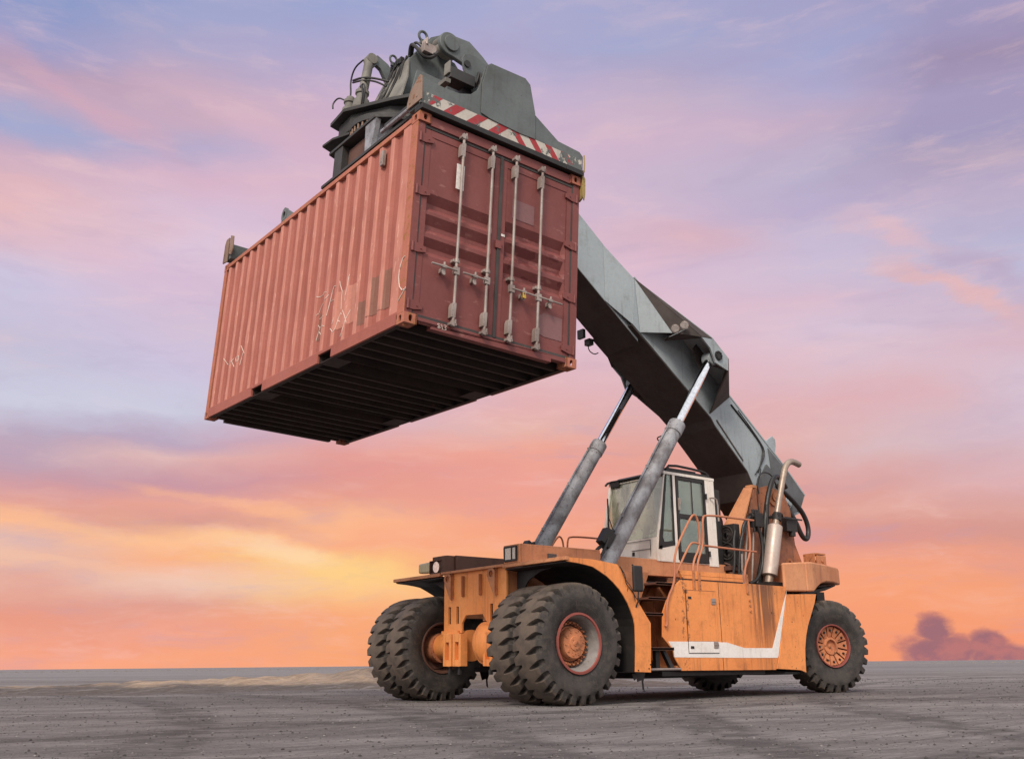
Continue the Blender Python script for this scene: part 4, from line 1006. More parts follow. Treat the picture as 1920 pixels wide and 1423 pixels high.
    for x0, x1, z, y0, y1 in ((-1.30, -1.95, .69, 1.30, 1.80), (-1.55, -1.98, 1.165, 1.12, 1.60), (-1.72, -2.10, 1.385, 1.12, 1.58), (-1.9, -2.36, 1.60, 1.05, 1.57)):
        mb = MB().box((x0, q(y0), z - .03), (x1, q(y1), z)); mb.box((x0, q(y1) - q(.012), z - .035), (x1, q(y1), z + .006)); P(mb, 'stair_tread', 'brown_steel', b, bevel=.003)
    mb = MB().box((-1.72, q(1.6), .42), (-1.80, q(1.66), .66)); mb.hexa([(-1.92, q(1.60), .66), (-1.86, q(1.60), .66), (-1.97, q(1.64), .42), (-2.05, q(1.64), .42), (-1.92, q(1.66), .66), (-1.86, q(1.66), .66), (-1.97, q(1.70), .42), (-2.05, q(1.70), .42)]); mb.box((-1.50, q(1.60), .42), (-1.42, q(1.64), .66)) if False else None
    P(mb, 'step_hanger', 'black_steel', b, bevel=.003)
    mb = MB().box((-1.24, q(1.68), .385), (-2.0, q(1.80), .405)); P(mb, 'bottom_step', 'black_steel', b, bevel=.003)
    mb = MB().cyl((-1.22, q(1.83), .405), (-2.02, q(1.83), .405), .017, seg=10); P(mb, 'step_edge', 'chrome' if False else 'galvanised', b, bevel=0)
    # hoses in the stair opening
    mb = MB(); [mb.tube([(-1.55 - .05 * i, q(1.28), 1.12), (-1.62 - .03 * i, q(1.36), 1.02 - .02 * i), (-1.75, q(1.34), .97 - .02 * i), (-1.92, q(1.30), 1.0)], .013, 7, 2) for i in range(3)]; P(mb, 'hose', 'galvanised' if s_ > 0 else 'rubber_hose', b, bevel=0)
    # dark torn mud flap under the fender foot
    mb = MB(); mb.slab([(-1.00, q(1.9), .36), (-1.18, q(1.9), .34), (-1.15, q(1.9), .28), (-1.09, q(1.9), .30), (-1.04, q(1.9), .27)], .006); P(mb, 'mud_flap', 'black_steel', b, bevel=0); mb = MB().slab([(-1.20, q(1.75), .40), (-1.42, q(1.75), .40), (-1.36, q(1.75), .25), (-1.375, q(1.75), .13), (-1.34, q(1.75), .16), (-1.33, q(1.75), .27), (-1.25, q(1.75), .25)], .006); P(mb, 'mud_flap', 'black_steel', b, bevel=0)
mirror(body)
mb = MB().box((-1.3, -1.1, .36), (-5.0, 1.1, .50)); mb.box((-2.3, -.8, .27), (-4.3, .8, .36)); mb.box((-2.0, .9, .31), (-4.3, 1.5, .372)); mb.box((-4.7, .6, .29), (-5.6, 1.2, .35)); mb.box((-1.0, -.72, .5), (-7.2, -.60, 1.7)); mb.box((-1.0, .60, .5), (-7.2, .72, 1.7)); mb.box((-5.0, -.6, .6), (-7.0, .6, 1.0))
P(mb, 'underframe', 'black_steel', bevel=0)
# rear axle
mb = MB(); mb.box((-6.55, -1.15, .60), (-6.25, 1.15, .90)); P(mb, 'rear_axle', 'black_steel', bevel=.02)
# ---- engine hood and counterweight
mb = MB().box((-4.86, -1.3, 1.62), (-5.7, 1.3, 1.70)); mb.box((-4.7, -.76, 1.66), (-6.9, .76, 2.02)); P(mb, 'engine_hood', 'orange_worn', bevel=.02)
mb = MB(); top = [(-4.86, 2.03), (-5.63, 2.08), (-6.44, 2.085), (-7.02, 2.06)]; bot = [(-4.86, 1.575), (-5.63, 1.60), (-5.72, 1.63), (-5.82, 1.68), (-6.02, 1.75), (-6.3, 1.80), (-6.7, 1.81), (-7.04, 1.79)]
def cwy(x): return 1.60 if x > -5.63 else 1.60 - (-5.63 - x) / 1.42 * .42
xs = [-5.45, -5.63, -5.72, -5.82, -6.02, -6.3, -6.7, -6.98, -7.04]
def interp(tab, x):
    for (a_, u), (b_, v) in zip(tab, tab[1:]):
        if b_ <= x <= a_: return u + (v - u) * (a_ - x) / (a_ - b_)
    return tab[-1][1]
def tz(x): return interp([(-4.86, 2.03), (-5.63, 2.09), (-6.5, 2.10), (-6.98, 2.09), (-7.04, 2.05)], x)
def bz(x): return interp(bot, x)
sec = []
for x in xs:
    y = cwy(x); t_, b_ = tz(x), bz(x)
    sec.append([mb.bm.verts.new((x, v[0], v[1])) for v in ((-y, b_), (-y, t_), (y, t_), (y, b_))])
for a_, b_ in zip(sec, sec[1:]):
    for i in range(4): mb._f([a_[i], a_[(i + 1) % 4], b_[(i + 1) % 4], b_[i]])
mb._f(sec[0]); mb._f(sec[-1][::-1])
for s_ in (1, -1): mb.prism([(-4.86, 1.575), (-5.452, 1.593), (-5.452, tz(-5.452)), (-4.86, 2.03)], 'y', s_ * 1.60, s_ * 1.54)
cw = P(mb, 'counterweight', 'orange_pale', bevel=.03, seg=3)
mb = MB()
for s_ in (1, -1): mb.strip([(-5.66, 1.56), (-5.74, 1.62), (-5.9, 1.64), (-6.2, 1.72), (-6.7, 1.76)], 'y', s_ * 1.12, s_ * .8, .02) ; mb.box((-5.66, s_ * 1.20, 1.10), (-6.9, s_ * .75, 1.70)) if False else None
mb.box((-5.70, .70, 1.2), (-6.95, .75, 1.75)); mb.box((-6.85, -.8, 1.3), (-6.95, .8, 1.79)) ; mb.prism([(-5.66, 1.57), (-5.66, 1.30), (-5.80, 1.44), (-6.0, 1.55), (-6.3, 1.63), (-6.6, 1.68), (-6.92, 1.77), (-6.92, 1.785)], 'y', .2, 1.15); P(mb, 'arch_liner', 'black_steel', cw, bevel=0)
mb = MB(); mb.prism([(-7.05, 2.08), (-7.45, 2.08), (-7.42, 2.42), (-7.10, 2.44)], 'y', .30, .62) if False else None
mb.box((-6.55, .80, 2.09), (-6.80, .84, 2.33)); mb.box((-6.55, 1.06, 2.09), (-6.80, 1.10, 2.30)); mb.prism([(-6.52, 2.09), (-6.86, 2.09), (-6.80, 2.33), (-6.55, 2.34)], 'y', .84, .86); mb.box((-6.54, .80, 2.31), (-6.80, 1.10, 2.34)); mb.cyl((-6.68, .8, 2.2), (-6.68, 1.12, 2.2), .03, seg=12); mb.box((-6.52, .86, 2.09), (-6.54, 1.06, 2.34))
P(mb, 'tow_bracket', 'orange_worn', cw, bevel=.008)
mb = MB(); n = 18
for i in range(n):
    a_, b_ = math.pi * i / (n - 1), math.pi * (i + 1) / (n - 1)
    if i == n - 1: break
    q = [(-6.12 + .105 * math.cos(a_), 2.11 + .105 * math.sin(a_) * 1.3), (-6.12 + .105 * math.cos(b_), 2.11 + .105 * math.sin(b_) * 1.3), (-6.12 + .05 * math.cos(b_), 2.135 + .05 * math.sin(b_) * 1.3), (-6.12 + .05 * math.cos(a_), 2.135 + .05 * math.sin(a_) * 1.3)]
    mb.hexa([(u, .78, v) for u, v in q] + [(u, .82, v) for u, v in q])
mb.box((-6.02, .78, 2.08), (-6.22, .82, 2.13)); P(mb, 'lifting_eye', 'orange_worn', cw, bevel=0)
# ---- pylons at the boom foot
def pylon(s_):
    q = lambda y: s_ * y
    mb = MB()
    side = [(-4.66, 1.80), (-4.84, 2.58), (-5.06, 3.33), (-5.38, 3.44), (-5.75, 3.50), (-6.15, 3.40), (-6.3, 3.1), (-6.35, 2.5), (-6.7, 2.05), (-6.7, 1.7), (-4.66, 1.7)]
    mb.prism([(-4.66, 1.70), (-4.84, 2.58), (-5.30, 3.40), (-5.70, 3.50), (-6.15, 3.40), (-6.3, 3.1), (-6.35, 2.5), (-6.6, 2.0), (-6.6, 1.7)], 'y', q(.80), q(.76))
    b = P(mb, 'pylon', 'pylon_paint', bevel=.006)
    mb = MB(); mb.slab([(-4.64, q(.82), 1.70), (-4.82, q(.82), 2.58), (-5.26, q(.80), 3.42), (-5.26, q(.62), 3.44), (-4.82, q(.36), 2.62), (-4.64, q(.30), 1.70)], .03); mb.box((-5.24, q(.66), 3.42), (-5.40, q(.80), 3.47)); P(mb, 'pylon_face', 'orange_pale', b, bevel=.004)
    mb = MB(); mb.cyl((-5.82, q(.79), 3.30), (-5.82, q(.83), 3.30), .16, seg=28); mb.cyl((-5.82, q(.83), 3.30), (-5.82, q(.86), 3.30), .075, seg=24); mb.cyl((-5.82, q(.86), 3.30), (-5.82, q(.87), 3.30), .03, seg=12); P(mb, 'pivot_pin', 'orange_worn', b, bevel=.004)
mirror(pylon)
# ---- cab
CX = dict(f0=-2.82, f1=-3.08, r=-4.26)
cab_z0, cab_z1 = 2.03, 3.44
mb = MB()
yl, yr = .76, -.52
mb.box((-2.82, yl, 2.02), (-4.26, yr, 2.06))                      # floor
mb.box((-4.20, yl - .005, 2.06), (-4.26, yr, 3.44))                        # rear wall frame
mb.box((-4.04, yl, 2.0), (-4.27, yl - .05, 3.45))                    # rear pillar, near side
mb.hexa([(-3.235, yl, 2.02), (-3.30, yl, 2.02), (-3.30, yl - .05, 2.02), (-3.235, yl - .05, 2.02), (-3.25, yl, 3.44), (-3.315, yl, 3.44), (-3.315, yl - .05, 3.44), (-3.25, yl - .05, 3.44)])
mb.prism([(-2.82, 2.02), (-3.235, 2.02), (-3.235, 2.29), (-2.845, 2.21)], 'y', yl, yl - .04)   # lower front quarter
mb.slab([(-2.82, yl, 2.02), (-2.82, yr, 2.02), (-2.86, yr, 2.40), (-2.86, yl, 2.40)], .03)                # front apron
mb.box((-3.05, yl + .005, 3.43), (-4.28, yl - .05, 3.475)); mb.box((-3.05, yr, 3.43), (-4.28, yr + .05, 3.475))
mb.slab([(-2.855, yl - .03, 2.3), (-3.09, yl - .03, 3.45), (-3.09, yl - .005, 3.45), (-2.855, yl - .005, 2.3)], .05)
mb.slab([(-2.855, yr, 2.3), (-3.09, yr, 3.45), (-3.09, yr + .05, 3.45), (-2.855, yr + .05, 2.3)], .05)
mb.box((-4.2, yr, 2.06), (-3.2, yr + .03, 2.6)); mb.box((-3.3, yr, 2.06), (-3.36, yr + .04, 3.44))
cab = P(mb, 'cab', 'white_paint', bevel=.008)
mb = MB().box((-2.835 + .012, .62, 2.36), (-2.842 + .012, -.1, 2.367)); mb.box((-2.812, .615, 2.10), (-2.82, .622, 2.36)); mb.box((-2.815, .20, 2.22), (-2.83, .62, 2.226)); mb.box((-2.80, .22, 2.14), (-2.82, .26, 2.20)); P(mb, 'apron_hatch', 'black_steel', cab, bevel=0)
mb = MB(); mb.prism([(-3.04, 3.455), (-3.2, 3.53), (-4.20, 3.53), (-4.30, 3.47), (-4.28, 3.455)], 'y', yl - .03, yr + .09); mb.prism([(-3.06, 3.43), (-3.00, 3.46), (-3.3, 3.50), (-3.3, 3.43)], 'y', yl - .02, yr + .08); P(mb, 'cab_roof', 'black_steel', cab, bevel=.01)
mb = MB().tube([(-3.2, yl - .08, 3.53), (-3.3, yl - .08, 3.62), (-4.0, yl - .08, 3.60), (-4.22, yl - .08, 3.56), (-4.26, yl - .08, 3.47)], .022, 8, 1); mb.box((-3.25, yl - .1, 3.53), (-3.95, yl - .5, 3.57)); P(mb, 'roof_guard', 'black_steel', cab, bevel=0)
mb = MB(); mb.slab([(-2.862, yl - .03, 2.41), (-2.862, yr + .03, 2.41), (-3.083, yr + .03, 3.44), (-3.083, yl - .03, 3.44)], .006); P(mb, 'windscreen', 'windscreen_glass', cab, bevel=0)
mb = MB(); mb.box((-3.02, yl - .005, 3.40), (-3.05, yl - .03, 3.43)); mb.slab([(-2.85, yl, 2.21), (-2.93, yl, 2.21), (-3.12, yl, 3.42), (-3.085, yl, 3.42)], .012); mb.slab([(-2.845, yl, 2.215), (-3.235, yl, 2.29), (-3.235, yl, 2.33), (-2.86, yl, 2.26)], .012); mb.slab([(-3.20, yl, 2.31), (-3.235, yl, 2.31), (-3.25, yl, 3.43), (-3.225, yl, 3.43)], .012); mb.slab([(-2.85, yl, 2.25), (-3.235, yl, 2.32), (-3.235, yl, 2.36), (-2.99, yl, 2.33), (-2.90, yl, 2.52)], .011)
qf = P(mb, 'quarter_window_frame', 'black_steel', cab, bevel=.002)
mb = MB(); mb.slab([(-2.87, yl - .01, 2.28), (-3.22, yl - .01, 2.33), (-3.24, yl - .01, 3.42), (-3.10, yl - .01, 3.42)], .006); P(mb, 'quarter_window', 'glass', cab, bevel=0)
# door: black frame, two panes
mb = MB(); dx0, dx1, dz0, dz1 = -3.32, -4.03, 2.035, 3.42; y0, y1 = yl - .035, yl + .012
mb.box((dx0, y0, dz0), (dx0 - .05, y1, dz1)); mb.box((dx1, y0, dz0), (dx1 + .06, y1, dz1)); mb.box((dx0 - .05, y0, dz1 - .06), (dx1 + .06, y1, dz1)); mb.box((dx0 - .05, y0, dz0), (dx1 + .06, y1, dz0 + .16)); mb.box((dx0 - .05, y0, 2.73), (dx1 + .06, y1, 2.81)); mb.box((-3.70, y0 + .01, 2.81), (-3.72, y1 - .01, dz1 - .06)); mb.box((-3.52, y0, dz0 + .16), (-3.545, y1 - .02, 2.73)) if False else None
mb.box((dx0 - .05, y0 - .06, 2.50), (dx1 + .06, y0 - .04, 2.53))
door = P(mb, 'cab_door', 'black_steel', cab, bevel=.006)
mb = MB().box((dx0 - .05, yl - .012, dz0 + .16), (dx1 + .06, yl - .006, 2.73)); mb.box((dx0 - .05, yl - .012, 2.81), (dx1 + .06, yl - .006, dz1 - .06)); P(mb, 'door_glass', 'glass', cab, bevel=0)
mb = MB().box((dx0 - .02, y1, 2.86), (dx0 - .045, y1 + .03, 3.06)); mb.box((dx0 - .02, y1 + .03, 2.95), (dx0 - .05, y1 + .045, 3.05)); mb.box((-3.44, y0 - .01, 2.95), (-3.48, y0 + .01, 3.02)); P(mb, 'door_handle', 'galvanised', cab, bevel=.003)
mb = MB(); [mb.cyl((dx1 - .005, y1 + .01, z), (dx1 - .005, y1 + .01, z + .09), .018, seg=10) for z in (2.15, 3.1)]; P(mb, 'door_hinge', 'black_steel', cab, bevel=0)
mb = MB().tube([(-4.14, yl + .01, 3.13), (-4.16, yl + .07, 3.13), (-4.26, yl + .07, 3.10), (-4.27, yl + .06, 2.75)], .014, 8, 1); P(mb, 'grab_rail', 'galvanised', cab, bevel=0)
# far side frame with its own glass
mb = MB(); mb.box((-3.1, yr + .01, 2.6), (-4.2, yr + .016, 3.44)); P(mb, 'far_window', 'glass', cab, bevel=0)
# interior: rear panel, seat, column, wheel
mb = MB().box((-4.10, yl - .06, 2.06), (-4.19, yr + .05, 3.42)); mb.box((-3.05, yl - .05, 3.40), (-4.19, yr + .05, 3.425)); mb.box((-3.6, yr + .05, 2.06), (-4.1, yr + .25, 2.7)); mb.box((-3.42, yr + .03, 2.5), (-3.50, yr + .06, 3.4)); P(mb, 'cab_lining', 'cab_interior', cab, bevel=.01)
mb = MB().box((-3.55, .40, 2.40), (-4.0, -.10, 2.52)); mb.hexa([(-3.94, .38, 2.5), (-4.06, .38, 2.5), (-4.06, -.08, 2.5), (-3.94, -.08, 2.5), (-4.02, .34, 3.1), (-4.10, .34, 3.1), (-4.10, -.04, 3.1), (-4.02, -.04, 3.1)]); mb.box((-3.65, .3, 2.06), (-3.9, 0, 2.4)); mb.box((-3.5, .52, 2.6), (-3.9, .44, 2.66)); P(mb, 'seat', 'seat_fabric', cab, bevel=.03, seg=3)
mb = MB().cyl((-3.1, .15, 2.1), (-3.25, .15, 2.66), .05, seg=12); mb.tube([(-3.26 + .17 * math.cos(t) * .35 - .0, .15 + .19 * math.sin(t), 2.70 + .17 * math.cos(t) * .9) for t in (2 * math.pi * i / 24 for i in range(25))], .014, 8); P(mb, 'steering_wheel', 'black_steel', cab, bevel=0)
# wiper and the mirror arm on the far front corner
mb = MB().tube([(-2.83, -.32, 2.55), (-2.90, -.40, 2.85), (-2.95, -.44, 3.06)], .009, 6); mb.tube([(-2.80, -.30, 2.66), (-2.90, -.40, 2.86), (-2.83, -.15, 2.44)], .008, 6); mb.box((-2.88, -.385, 2.58), (-2.90, -.40, 3.16)); P(mb, 'wiper', 'black_steel', cab, bevel=0)
mb = MB().box((-3.02, -.45, 3.36), (-3.1, -.25, 3.46)); mb.tube([(-3.06, -.2, 3.46), (-3.02, -.50, 3.46), (-2.98, -.53, 3.40)], .02, 8, 1); P(mb, 'work_lamp', 'black_steel', cab, bevel=.006)
# black tanks and the twin-fan cooler behind the cab
mb = MB().box((-4.30, .74, 2.03), (-4.44, .2, 3.30)); mb.box((-4.30, .60, 3.28), (-4.9, -.5, 3.34)) if False else None
P(mb, 'air_duct', 'black_steel', bevel=.02)
mb = MB(); mb.box((-4.52, .60, 2.02), (-4.66, .93, 2.72)); ck = P(mb, 'cooler', 'black_steel', bevel=.01)
for z in (2.27, 2.55):
    mb = MB(); c_ = (-4.505, .76, z)
    mb.tube([(-4.51, .76 + .135 * math.cos(t), z + .135 * math.sin(t)) for t in (2 * math.pi * i / 24 for i in range(25))], .012, 6); mb.tube([(-4.51, .76 + .09 * math.cos(t), z + .09 * math.sin(t)) for t in (2 * math.pi * i / 20 for i in range(21))], .006, 5)
    for k in range(5):
        t = 2 * math.pi * k / 5; mb.slab([(-4.515, .76 + .03 * math.cos(t), z + .03 * math.sin(t)), (-4.515, .76 + .12 * math.cos(t - .25), z + .12 * math.sin(t - .25)), (-4.53, .76 + .12 * math.cos(t + .3), z + .12 * math.sin(t + .3))], .004)
    P(mb, 'fan', 'spreader_dark', ck, bevel=0)
    mb = MB().cyl((-4.49, .76, z), (-4.515, .76, z), .035, seg=14); P(mb, 'fan_hub', 'chrome', ck, bevel=0)
mb = MB().box((-4.40, .2, 1.95), (-4.75, .9, 2.02)); mb.tube([(-4.5, .5, 2.02), (-4.48, .62, 2.10), (-4.5, .75, 2.06), (-4.6, .85, 2.0)], .02, 8, 1); [mb.cyl((-4.2 - .13 * i, 1.0 - .05 * i, 1.66), (-4.2 - .13 * i, 1.0 - .05 * i, 1.86 + .04 * (i % 2)), .04, seg=10) for i in range(4)]; P(mb, 'machinery', 'brown_steel', bevel=0)
# ---- exhaust
mb = MB().cyl((-5.01, 1.2, 1.86), (-5.275, 1.2, 2.70), .125, seg=36); mb.cyl((-5.275, 1.2, 2.70), (-5.285, 1.2, 2.73), .125, .07, 36); ex = P(mb, 'silencer', 'muffler_steel', bevel=.012, seg=3)
mb = MB().tube([(-5.28, 1.2, 2.70), (-5.36, 1.2, 2.95), (-5.62, 1.2, 3.60), (-5.70, 1.2, 3.77), (-5.80, 1.2, 3.865), (-5.93, 1.2, 3.90), (-6.12, 1.2, 3.86)], .054, 18, 2, cap=False); mb.tube([(-6.12, 1.2, 3.86), (-5.93, 1.2, 3.90)], .047, 18, cap=False); P(mb, 'exhaust_pipe', 'pipe_steel', ex, bevel=0)
mb = MB().cyl((-4.97, 1.2, 1.74), (-5.01, 1.2, 1.87), .07, seg=20); P(mb, 'exhaust_inlet', 'pipe_steel', ex, bevel=0)
P(MB().box((-4.75, 1.0, 1.66), (-5.15, 1.42, 1.74)), 'exhaust_foot', 'black_steel', ex, bevel=.004); mb = MB(); mb.box((-5.30, 1.13, 2.86), (-5.42, 1.27, 2.92)); mb.box((-5.36, .80, 2.86), (-5.42, 1.27, 2.90)); mb.cyl((-5.33, 1.2, 2.80), (-5.37, 1.2, 2.93), .075, seg=18); P(mb, 'exhaust_clamp', 'black_steel', ex, bevel=.004)
# ---- handrails
def rail(s_):
    q = lambda pts: [(x, s_ * y, z) for x, y, z in pts]
    Y = 1.56
    T = lambda pts, r=.020, sm=2: MB().tube(q(pts), r, 10, sm)
    P(T([(-1.98, 1.63, .98), (-2.02, 1.63, 1.02), (-2.02, 1.63, 1.33), (-2.27, 1.60, 1.62), (-2.30, Y, 2.02), (-2.74, Y, 2.62), (-2.84, Y, 2.65), (-2.90, Y, 2.53), (-2.91, Y, 2.18), (-2.70, Y, 1.90), (-2.68, Y + .03, 1.55)], .017, 2), 'handrail', 'rail_orange', bevel=0)
    P(T([(-2.32, Y, 1.71), (-2.66, Y, 2.18), (-2.76, Y, 2.225), (-2.91, Y, 2.20)], .016), 'handrail', 'rail_orange', bevel=0)
    P(T([(-2.78, Y + .03, 1.55), (-2.80, Y, 1.91), (-2.99, Y, 2.20), (-2.99, Y, 2.60), (-3.08, Y, 2.67), (-4.23, Y, 2.67)], .017), 'handrail', 'rail_orange', bevel=0)
    P(T([(-4.10, Y, 2.66), (-4.11, Y, 2.16), (-3.90, Y, 1.88), (-3.88, Y + .03, 1.56)], .017), 'handrail', 'rail_orange', bevel=0)
    P(T([(-2.99, Y, 2.19), (-4.24, Y, 2.17)], .016, 0), 'handrail', 'rail_orange', bevel=0)
mirror(rail)
# ---- rear-view mirror beside the fender
mb = MB(); mb.tube([(-.96, 2.03, 1.76), (-1.02, 2.07, 1.70), (-1.0, 2.09, 1.30), (-.98, 2.05, 1.20)], .010, 8, 1); mm = P(mb, 'mirror_arm', 'black_steel', bevel=0)
mb = MB().box((-.92, 2.05, 1.40), (-1.10, 2.10, 1.745)); P(mb, 'mirror', 'black_steel', mm, bevel=.03, seg=4)
# thin cables down the fender edge
mb = MB().tube([(-.70, 2.062, 1.72), (-.80, 2.064, 1.60), (-.79, 2.066, 1.50), (-.90, 2.064, 1.42), (-.97, 2.064, 1.33)], .006, 6, 2); mb.tube([(-.72, 2.062, 1.70), (-.78, 2.064, 1.56), (-.92, 2.064, 1.44), (-.96, 2.064, 1.28)], .005, 6, 2); P(mb, 'cable', 'rubber_hose', bevel=0)

# ================================================================== BOOM
def bz_in(x): return 6.79 + .757 * (x + 1.64)
def tz_in(x): return 7.79 + .772 * (x + 1.73)
mb = MB(); mb.prism([(-3.0, bz_in(-3.0) + .01), (.55, bz_in(.55)), (.55, tz_in(.55)), (-3.0, tz_in(-3.0))], 'y', -.395, .395)
bi = P(mb, 'inner_boom', 'boom_grey', bevel=.012)
# outer boom: side webs, top and bottom plates
OUT = [(-2.78, 6.02), (-4.66, 4.655), (-4.76, 4.52), (-5.56, 3.80), (-5.80, 3.36), (-6.25, 3.05), (-6.65, 3.03), (-7.0, 3.15), (-7.22, 3.50), (-6.62, 4.03), (-5.20, 5.14), (-2.87, 6.88)]
bh = .49
mb = MB()
mb.prism(OUT, 'y', bh - .02, bh); mb.prism(OUT, 'y', -bh, -bh + .02)
topl = [(-2.87, 6.88), (-5.20, 5.14), (-6.62, 4.03), (-7.22, 3.50)]
mb.strip([(u, v + .012) for u, v in topl], 'y', -bh - .012, bh + .012, .03)

for s_ in (1, -1):
    mb.slab([(-2.80, s_ * (bh - .012), 6.01), (-2.88, s_ * (bh - .012), 6.87), (-2.25, s_ * .400, 7.36), (-2.25, s_ * .400, 6.335)], .014)
bo = P(mb, 'outer_boom', 'boom_grey', bevel=.004)
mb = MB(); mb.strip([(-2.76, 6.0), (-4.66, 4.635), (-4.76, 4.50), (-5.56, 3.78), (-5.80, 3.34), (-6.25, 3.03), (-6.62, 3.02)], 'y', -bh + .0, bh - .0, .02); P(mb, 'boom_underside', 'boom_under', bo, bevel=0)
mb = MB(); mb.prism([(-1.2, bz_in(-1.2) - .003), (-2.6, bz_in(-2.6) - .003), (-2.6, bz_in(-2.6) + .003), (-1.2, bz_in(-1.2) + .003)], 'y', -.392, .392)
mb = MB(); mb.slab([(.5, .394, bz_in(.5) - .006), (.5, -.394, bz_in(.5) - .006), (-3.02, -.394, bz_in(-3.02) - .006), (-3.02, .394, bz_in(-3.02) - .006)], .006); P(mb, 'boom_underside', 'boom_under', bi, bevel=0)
# wear strip line on the lower web and rear reinforcement
mb = MB(); mb.slab([(-4.80, bh + .006, 4.64), (-5.46, bh + .006, 3.98), (-5.44, bh + .006, 3.96), (-4.79, bh + .006, 4.61)], .012); P(mb, 'wear_strip', 'boom_under', bo, bevel=0)
for s_ in (1, -1):
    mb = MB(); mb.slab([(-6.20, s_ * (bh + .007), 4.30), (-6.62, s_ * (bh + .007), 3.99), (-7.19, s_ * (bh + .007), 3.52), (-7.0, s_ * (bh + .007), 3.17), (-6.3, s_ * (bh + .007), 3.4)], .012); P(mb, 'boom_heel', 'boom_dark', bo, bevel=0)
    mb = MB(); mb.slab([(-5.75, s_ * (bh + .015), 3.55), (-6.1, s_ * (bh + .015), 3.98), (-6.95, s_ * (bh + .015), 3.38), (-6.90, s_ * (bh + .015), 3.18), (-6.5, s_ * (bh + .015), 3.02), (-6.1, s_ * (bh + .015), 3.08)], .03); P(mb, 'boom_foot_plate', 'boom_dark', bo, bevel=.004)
    mb = MB().cyl((-6.62, s_ * (bh + .03), 3.31), (-6.62, s_ * (bh + .06), 3.31), .10, seg=26); mb.cyl((-6.62, s_ * (bh + .06), 3.31), (-6.62, s_ * (bh + .09), 3.31), .06, seg=22); P(mb, 'foot_pin', 'boom_grey', bo, bevel=.004)
# lifting lug on top near the foot
mb = MB(); mb.slab([(-6.12, .46, 4.12), (-6.22, .46, 4.45), (-6.40, .46, 4.56), (-6.48, .46, 4.50), (-6.48, .46, 4.38), (-6.36, .46, 3.95)], .03); P(mb, 'lifting_lug', 'boom_grey', bo, bevel=.003)
# wings that carry the lift cylinders
def wing(s_):
    q = lambda x, y, z: (x, s_ * y, z)
    hip, Ao, Co, Do, Eo, Fo, Go, Ho, lowin = q(-2.88, .492, 6.86), q(-4.09, 1.1, 5.87), q(-4.49, 1.1, 5.565), q(-4.46, 1.1, 5.34), q(-4.14, 1.1, 5.43), q(-4.03, 1.1, 5.67), q(-3.82, 1.1, 5.83), q(-3.42, .80, 5.90), q(-2.95, .492, 5.90)
    Io, Ko, Jo = q(-5.19, .492, 5.12), q(-4.62, .492, 4.72), q(-4.92, .492, 5.12)
    mb = MB(); mb.slab([hip, Ao, Co, Io], .022); w = P(mb, 'cylinder_wing', 'boom_grey', bo, bevel=.002)
    mb = MB(); mb.slab([hip, q(-4.09, 1.10, 5.85), Go], .02); mb.slab([hip, Go, Ho], .02); mb.slab([q(-3.84, 1.08, 5.82), Ho, q(-3.5, .55, 5.85), q(-4.1, .6, 6.0)], .015); P(mb, 'wing_web', 'boom_under', bo, bevel=0)
    mb = MB(); mb.slab([hip, Ho, lowin], .016); P(mb, 'wing_gusset', 'boom_grey', bo, bevel=0)
    mb = MB(); P_ = [Ao, Co, Do, Eo, Fo, Go]
    A1 = [mb.bm.verts.new(p) for p in P_]; B1 = [mb.bm.verts.new((p[0], p[1] - s_ * .03, p[2])) for p in P_]; mb._f(A1); mb._f(B1[::-1])
    for i in range(6): mb._f([A1[i], B1[i], B1[(i + 1) % 6], A1[(i + 1) % 6]])
    P(mb, 'wing_cheek', 'boom_grey', bo, bevel=0)
    mb = MB(); mb.slab([Co, Do, Ko, Io], .02); mb.slab([q(-4.46, 1.08, 5.34), q(-4.14, 1.08, 5.45), q(-4.3, .8, 5.5)], .01); mb.prism([(-4.5, 5.53), (-4.2, 5.3), (-4.0, 5.75), (-4.1, 5.85)], 'y', s_ * .74, s_ * .72); P(mb, 'wing_web', 'boom_under', bo, bevel=0)
    mb = MB().cyl(q(-4.22, 1.10, 5.565), q(-4.22, 1.125, 5.565), .085, seg=28)
    for k in range(8): t = 2 * math.pi * k / 8; mb.cyl(q(-4.22 + .062 * math.cos(t), 1.125, 5.565 + .062 * math.sin(t)), q(-4.22 + .062 * math.cos(t), 1.14, 5.565 + .062 * math.sin(t)), .014, seg=8)
    mb.cyl(q(-4.22, .74, 5.565), q(-4.22, 1.09, 5.565), .055, seg=16); P(mb, 'cylinder_pin', 'black_steel', bo, bevel=0)
    # work lamps under the wing
    for (x, y, z) in ((-3.30, .96, 5.91), (-3.47, 1.02, 5.99)) if s_ > 0 else ():
        mb = MB().cyl(q(x - .05, y, z + .02), q(x + .035, y + .05, z - .02), .055, .072, 26); mb.cyl(q(x + .035, y + .05, z - .02), q(x + .042, y + .055, z - .023), .064, .060, 26); P(mb, 'work_lamp', 'reflector', bo, bevel=0)
mirror(wing)
mb = MB().slab([(-3.35, .80, 5.82), (-3.62, .98, 5.98), (-3.78, .98, 5.98), (-3.50, .6, 5.9)], .008); P(mb, 'lamp_bracket', 'boom_grey', bo, bevel=0)
